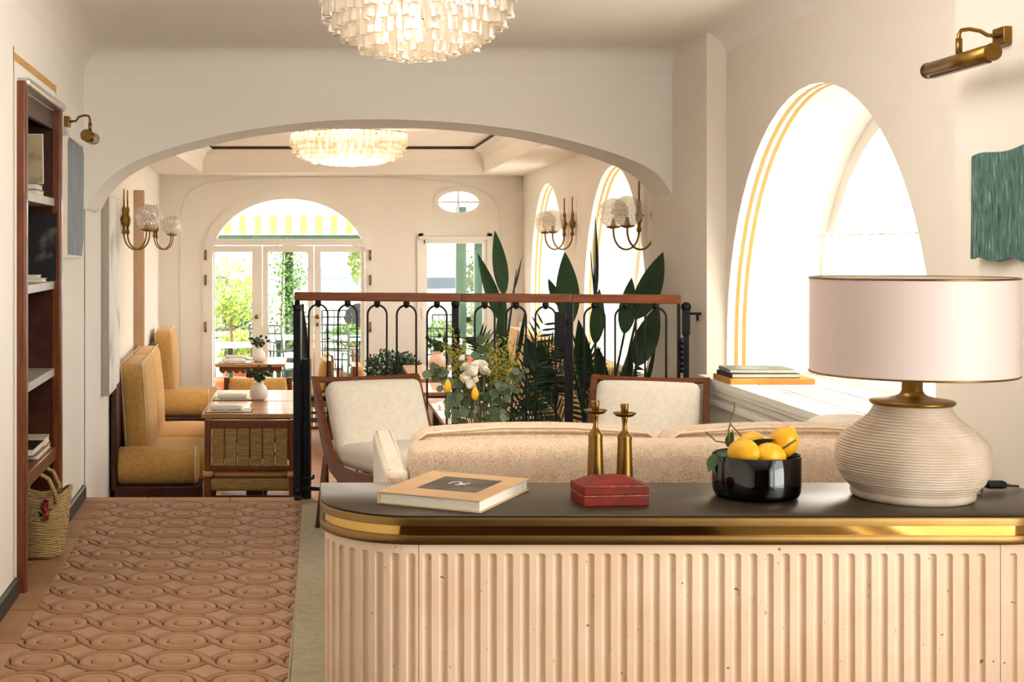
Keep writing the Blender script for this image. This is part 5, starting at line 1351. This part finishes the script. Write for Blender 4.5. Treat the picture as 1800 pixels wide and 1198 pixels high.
# awning
aw_ = thing('awning', 'yellow and white striped awning valance over a green beam outside the doors', 'awning', (0, 17.6, ZD))
YW = 17.6; kW = YW/F
x = (340-CX)*kW; k = 0; zv0, zv1 = H-(410-CY)*kW-ZD, H-(378-CY)*kW-ZD
M_sy, M_sw = mat('canvas_yellow', '#d9ae48', .8), mat('canvas_white', '#f3efe4', .8)
while x < 2.7:
    wv = .098; mb = MB(); vs = []
    for i in range(5):
        u = i/4; vs += [(x+wv*u, .01*math.sin(PI*u), zv1), (x+wv*u, .01*math.sin(PI*u)-.015, zv0-.012*math.sin(PI*u))]
    mb.add(vs, [(2*i, 2*i+2, 2*i+3, 2*i+1) for i in range(4)], True)
    mb.build('valance_stripe', (M_sy, M_sw)[k % 2], aw_, fix=False)
    MB().add([(x, 0, zv1), (x+wv, 0, zv1), (x+wv, 2.2, zv1+.0), (x, 2.2, zv1+.0)], [(0, 1, 2, 3)]).build('canopy_stripe', (M_sy, M_sw)[k % 2], aw_, fix=False)
    x += wv; k += 1
MB().box((330-CX)*kW, 2.7, -.03, .03, zv0-.07, zv0-.02).build('beam', M_green, aw_)
for px in (367, 508): MB().box((px-CX)*kW-.055, (px-CX)*kW+.055, .05, .16, 0, zv0-.02).build('post', M_green, aw_)
MB().box(2.0, 2.12, .05, .16, 0, zv0).build('post', M_green, aw_)
MB().box(1.62, 1.74, -1.4, -1.28, 0, zv0+.3).build('post', M_green, aw_)
# ivy on the post
iv = MB(); leaf_cloud(iv, lambda r: ((508-CX)*kW+r.gauss(0, .13), r.uniform(-.12, .02), r.uniform(.35, 1.9)), 1100, .055, r5)
t = thing('climbing_ivy', 'ivy climbing the green post outside the middle door', 'ivy', (0, YW+.05, ZD)); tag(iv.build('foliage', M_bush, t, fix=False), kind='stuff')
MB().tube([((508-CX)*kW-.08, -.02, .0), ((508-CX)*kW-.1, -.03, .9), ((508-CX)*kW-.07, -.02, 1.9)], .012, 6).build('stem', mat('bark', '#6d5640', .9), t)
shrub('potted_tree', 'sunlit potted tree with yellow-green leaves outside the left door leaf', 'tree', ((405-CX)*15.6/F, 15.6, ZD), [(0, 0, 1.3, .3, .25, .42), (.15, 0, 1.15, .22, .2, .3), (-.15, 0, 1.15, .2, .2, .3)], .18, 1.1, None, M_bushy, 420, .06)
shrub('low_shrub', 'bright low shrub between the terrace tables left of the green post', 'bush', ((420-CX)*17.0/F, 17.0, ZD), [(0, 0, .62, .28, .2, .14), (0, 0, .42, .28, .2, .1)], .22, .4, None, M_bushy, 900, .05)
shrub('round_topiary', 'round green topiary outside the right door leaf', 'bush', ((612-CX)*17.2/F, 17.2, ZD), [(0, 0, .68, .24, .22, .14)], .16, .5, None, M_bush, 900, .045)
shrub('window_shrub', 'green shrub in a clay pot outside the casement window', 'bush', ((776-CX)*16.4/F, 16.4, ZD), [(0, 0, .72, .3, .22, .2)], .18, .45, None, M_bush, 1000, .05)
shrub('creeper_tree', 'leafy tree beyond the casement window beside the green post', 'tree', ((845-CX)*18.5/F, 18.5, ZD), [(0, 0, 1.0, .25, .22, .7), (.1, 0, 1.5, .3, .2, .4)], .2, 1.2, None, M_bush, 700, .06)
shrub('far_tree', 'small leafy tree showing at the top right of the doors', 'tree', ((640-CX)*19.5/F, 19.5, ZD), [(0, 0, 1.6, .25, .25, .35)], .2, 1.5, None, M_bushy, 600, .06)
# iron garden furniture
def garden_chair(label, x, y, rz):
    t = thing('garden_chair', label, 'garden chair', (x, y, ZD-.02), rz, 'iron garden chairs on the terrace'); w = .21
    for sx in (-1, 1):
        MB().tube([(sx*w, .2, 0), (sx*w, .17, .45), (sx*w, .25, .95)], .011, 6).build('back_leg', M_ironG, t)
        MB().tube([(sx*w, -.22, 0), (sx*w, -.2, .45), (sx*w, .17, .45)], .011, 6).build('front_leg', M_ironG, t)
        MB().tube([(sx*w, .21, .67), (sx*w, -.1, .67), (sx*w, -.18, .62), (sx*w, -.19, .45)], .009, 6).build('arm', M_ironG, t)
    for z, y_ in ((.56, .185), (.66, .2), (.76, .22), (.86, .235), (.95, .25)): MB().tube([(-w, y_, z), (w, y_, z)], .009, 6).build('back_bar', M_ironG, t)
    for k in range(1, 5): MB().tube([(-w+2*w*k/5, .17, .47), (-w+2*w*k/5, .25, .95)], .006, 6).build('back_rod', M_ironG, t)
    MB().box(-w, w, -.2, .18, .44, .455).build('seat', M_ironG, t)
    cushion(.2, .18, .025, .02, (0, 0, .01), 6).xform(Matrix.Translation((0, -.01, .48))).build('seat_cushion', mat('seat_pad', '#d8d3c6', .9), t)
    return t
def garden_table(label, x, y, r):
    t = thing('garden_table', label, 'garden table', (x, y, ZD-.02), 0, 'garden tables on the terrace')
    MB().lathe([(.0001, .73), (r, .73), (r+.01, .74), (r, .755), (.0001, .755)], 32).build('tabletop', mat('marble_top', '#b9bdb6', .3), t)
    MB().tube([(0, 0, .73), (0, 0, .05)], .03, 10).lathe([(.0001, 0), (.22, 0), (.2, .03), (.04, .07)], 20).build('pedestal', M_ironG, t)
    return t
def gx(px, y): return (px-CX)*y/F
garden_table('round terrace table close outside the left door leaf', gx(405, 15.0), 15.0, .33)
garden_table('round terrace table outside the middle door leaf', gx(490, 16.3), 16.3, .35)
garden_table('round terrace table outside the right door leaf', gx(635, 16.2), 16.2, .36)
garden_table('round terrace table outside the casement window', gx(790, 15.6), 15.6, .34)
gch = [('left of the terrace table outside the left door', 360, 16.1, 1.3), ('far behind the terrace table outside the left door', 400, 18.9, .2), ('far row, second from the left door jamb', 432, 19.4, -.2),
       ('tilted beside the middle terrace table', 487, 15.4, 2.6), ('at the right of the middle terrace table', 520, 16.9, -.5), ('close outside the right door leaf, left one', 592, 15.5, 2.8), ('close outside the right door leaf, right one', 640, 14.8, 3.3),
       ('far behind the right terrace table', 596, 18.6, .1), ('beyond the far right terrace table', 668, 18.9, -.1), ('outside the casement window', 770, 14.9, 2.9), ('outside the casement window, farther back', 800, 17.4, .3)]
for lb, px, y, rz in gch: garden_chair('green iron garden chair '+lb, gx(px, y), y, rz)
# parked cars and moored boats beyond
def car(label, x, y, body, rz=0):
    t = thing('parked_car', label, 'car', (x, y, ZD-.02), rz, 'cars parked beyond the terrace')
    prof_ = [(-2.1, .35), (-2.15, .7), (-1.9, .85), (-1.2, .92), (-.6, 1.38), (.3, 1.45), (1.1, 1.35), (1.7, .98), (2.1, .9), (2.15, .5), (2.05, .35)]
    n = len(prof_); vs = []
    for yy, s_ in ((-.85, .9), (-.8, 1), (.8, 1), (.85, .9)): vs += [(a*(.97 if abs(yy) > .82 else 1), yy, .35+(b_-.35)*s_) for a, b_ in prof_]
    MB().add(vs, [(k*n+i, k*n+(i+1) % n, (k+1)*n+(i+1) % n, (k+1)*n+i) for k in range(3) for i in range(n)]+[tuple(range(n))[::-1], tuple(range(3*n, 4*n))]).build('car_body', body, t)
    gm = mat('car_glass', '#38444d', .1)
    for yy in (-.86, .86): MB().add([(-1.0, yy, .93), (1.45, yy, .97), (1.0, yy*.985, 1.26), (-.5, yy*.985, 1.26)], [(0, 1, 2, 3)]).build('side_window', gm, t, fix=False)
    for xx in (-1.35, 1.35):
        for yy in (-.8, .8): MB().tube([(xx, yy-.1, .32), (xx, yy+.1, .32)], .32, 20).build('wheel', mat('tyre', '#1c1c1c', .8), t)
    return t
car('white car parked beyond the right-hand garden doors', 2.2, 30, mat('car_white', '#a9b0b3', .3))
car('pale blue car parked beyond the left-hand garden doors', -3.2, 31, mat('car_blue', '#6d8494', .3))
car('silver car parked beyond the casement window', 5.2, 25, mat('car_silver', '#7f898e', .25))
def boat(label, x, y, Lb_, stripe):
    t = thing('moored_boat', label, 'boat', (x, y, ZD+.05), 0, 'boats moored beyond the cars')
    n = 12; vs = []
    for k in range(n+1):
        u = k/n; xx = -Lb_/2+Lb_*u; w = 1.1*math.sin(PI*min(1, .25+.75*(1-u)))**.6 if u < 1 else .02
        vs += [(xx, -w, 1.1+.3*u*u), (xx, -w*.6, .1), (xx, w*.6, .1), (xx, w, 1.1+.3*u*u)]
    MB().add(vs, [(k*4+i, k*4+4+i, k*4+5+i, k*4+1+i) for k in range(n) for i in range(3)]+[(k*4, k*4+3, k*4+7, k*4+4) for k in range(n)]+[(0, 1, 2, 3)], False).build('hull', mat('hull_white', '#aeb6ba', .3), t)
    rbox(-Lb_*.25, Lb_*.15, -.6, .6, 1.15, 1.8, .15, 3).build('cabin', mat('hull_white', '#aeb6ba', .3), t)
    MB().box(-Lb_*.22, Lb_*.13, -.615, .615, 1.4, 1.62).build('cabin_window', mat('car_glass', '#38444d', .1), t)
    MB().box(-Lb_*.45, Lb_*.35, -1.12, -1.08, .72, .82).build('hull_stripe', stripe, t)
boat('white boat with blue stripe moored behind the doors on the left', -4.2, 43, 6.5, mat('stripe_blue', '#51718f', .4))
boat('white boat with grey stripe moored behind the doors in the middle', 2.6, 46, 7, mat('stripe_grey', '#77838c', .4))
boat('white boat with navy stripe seen through the casement window', 6.2, 41, 6, mat('stripe_navy', '#33475e', .4))
struct(MB().box(-60, 60, 36, 120, ZD-.4, ZD-.3).build('floor', mat('harbour_water', '#5b7583', .25, c2='#6d8793', scale=.6)), 'pale harbour water beyond the terrace')
struct(MB().box(-60, 60, 34, 36, ZD-.4, ZD-.02).build('floor', mat('quay_stone', '#8d877d', .8)), 'stone quay edge')
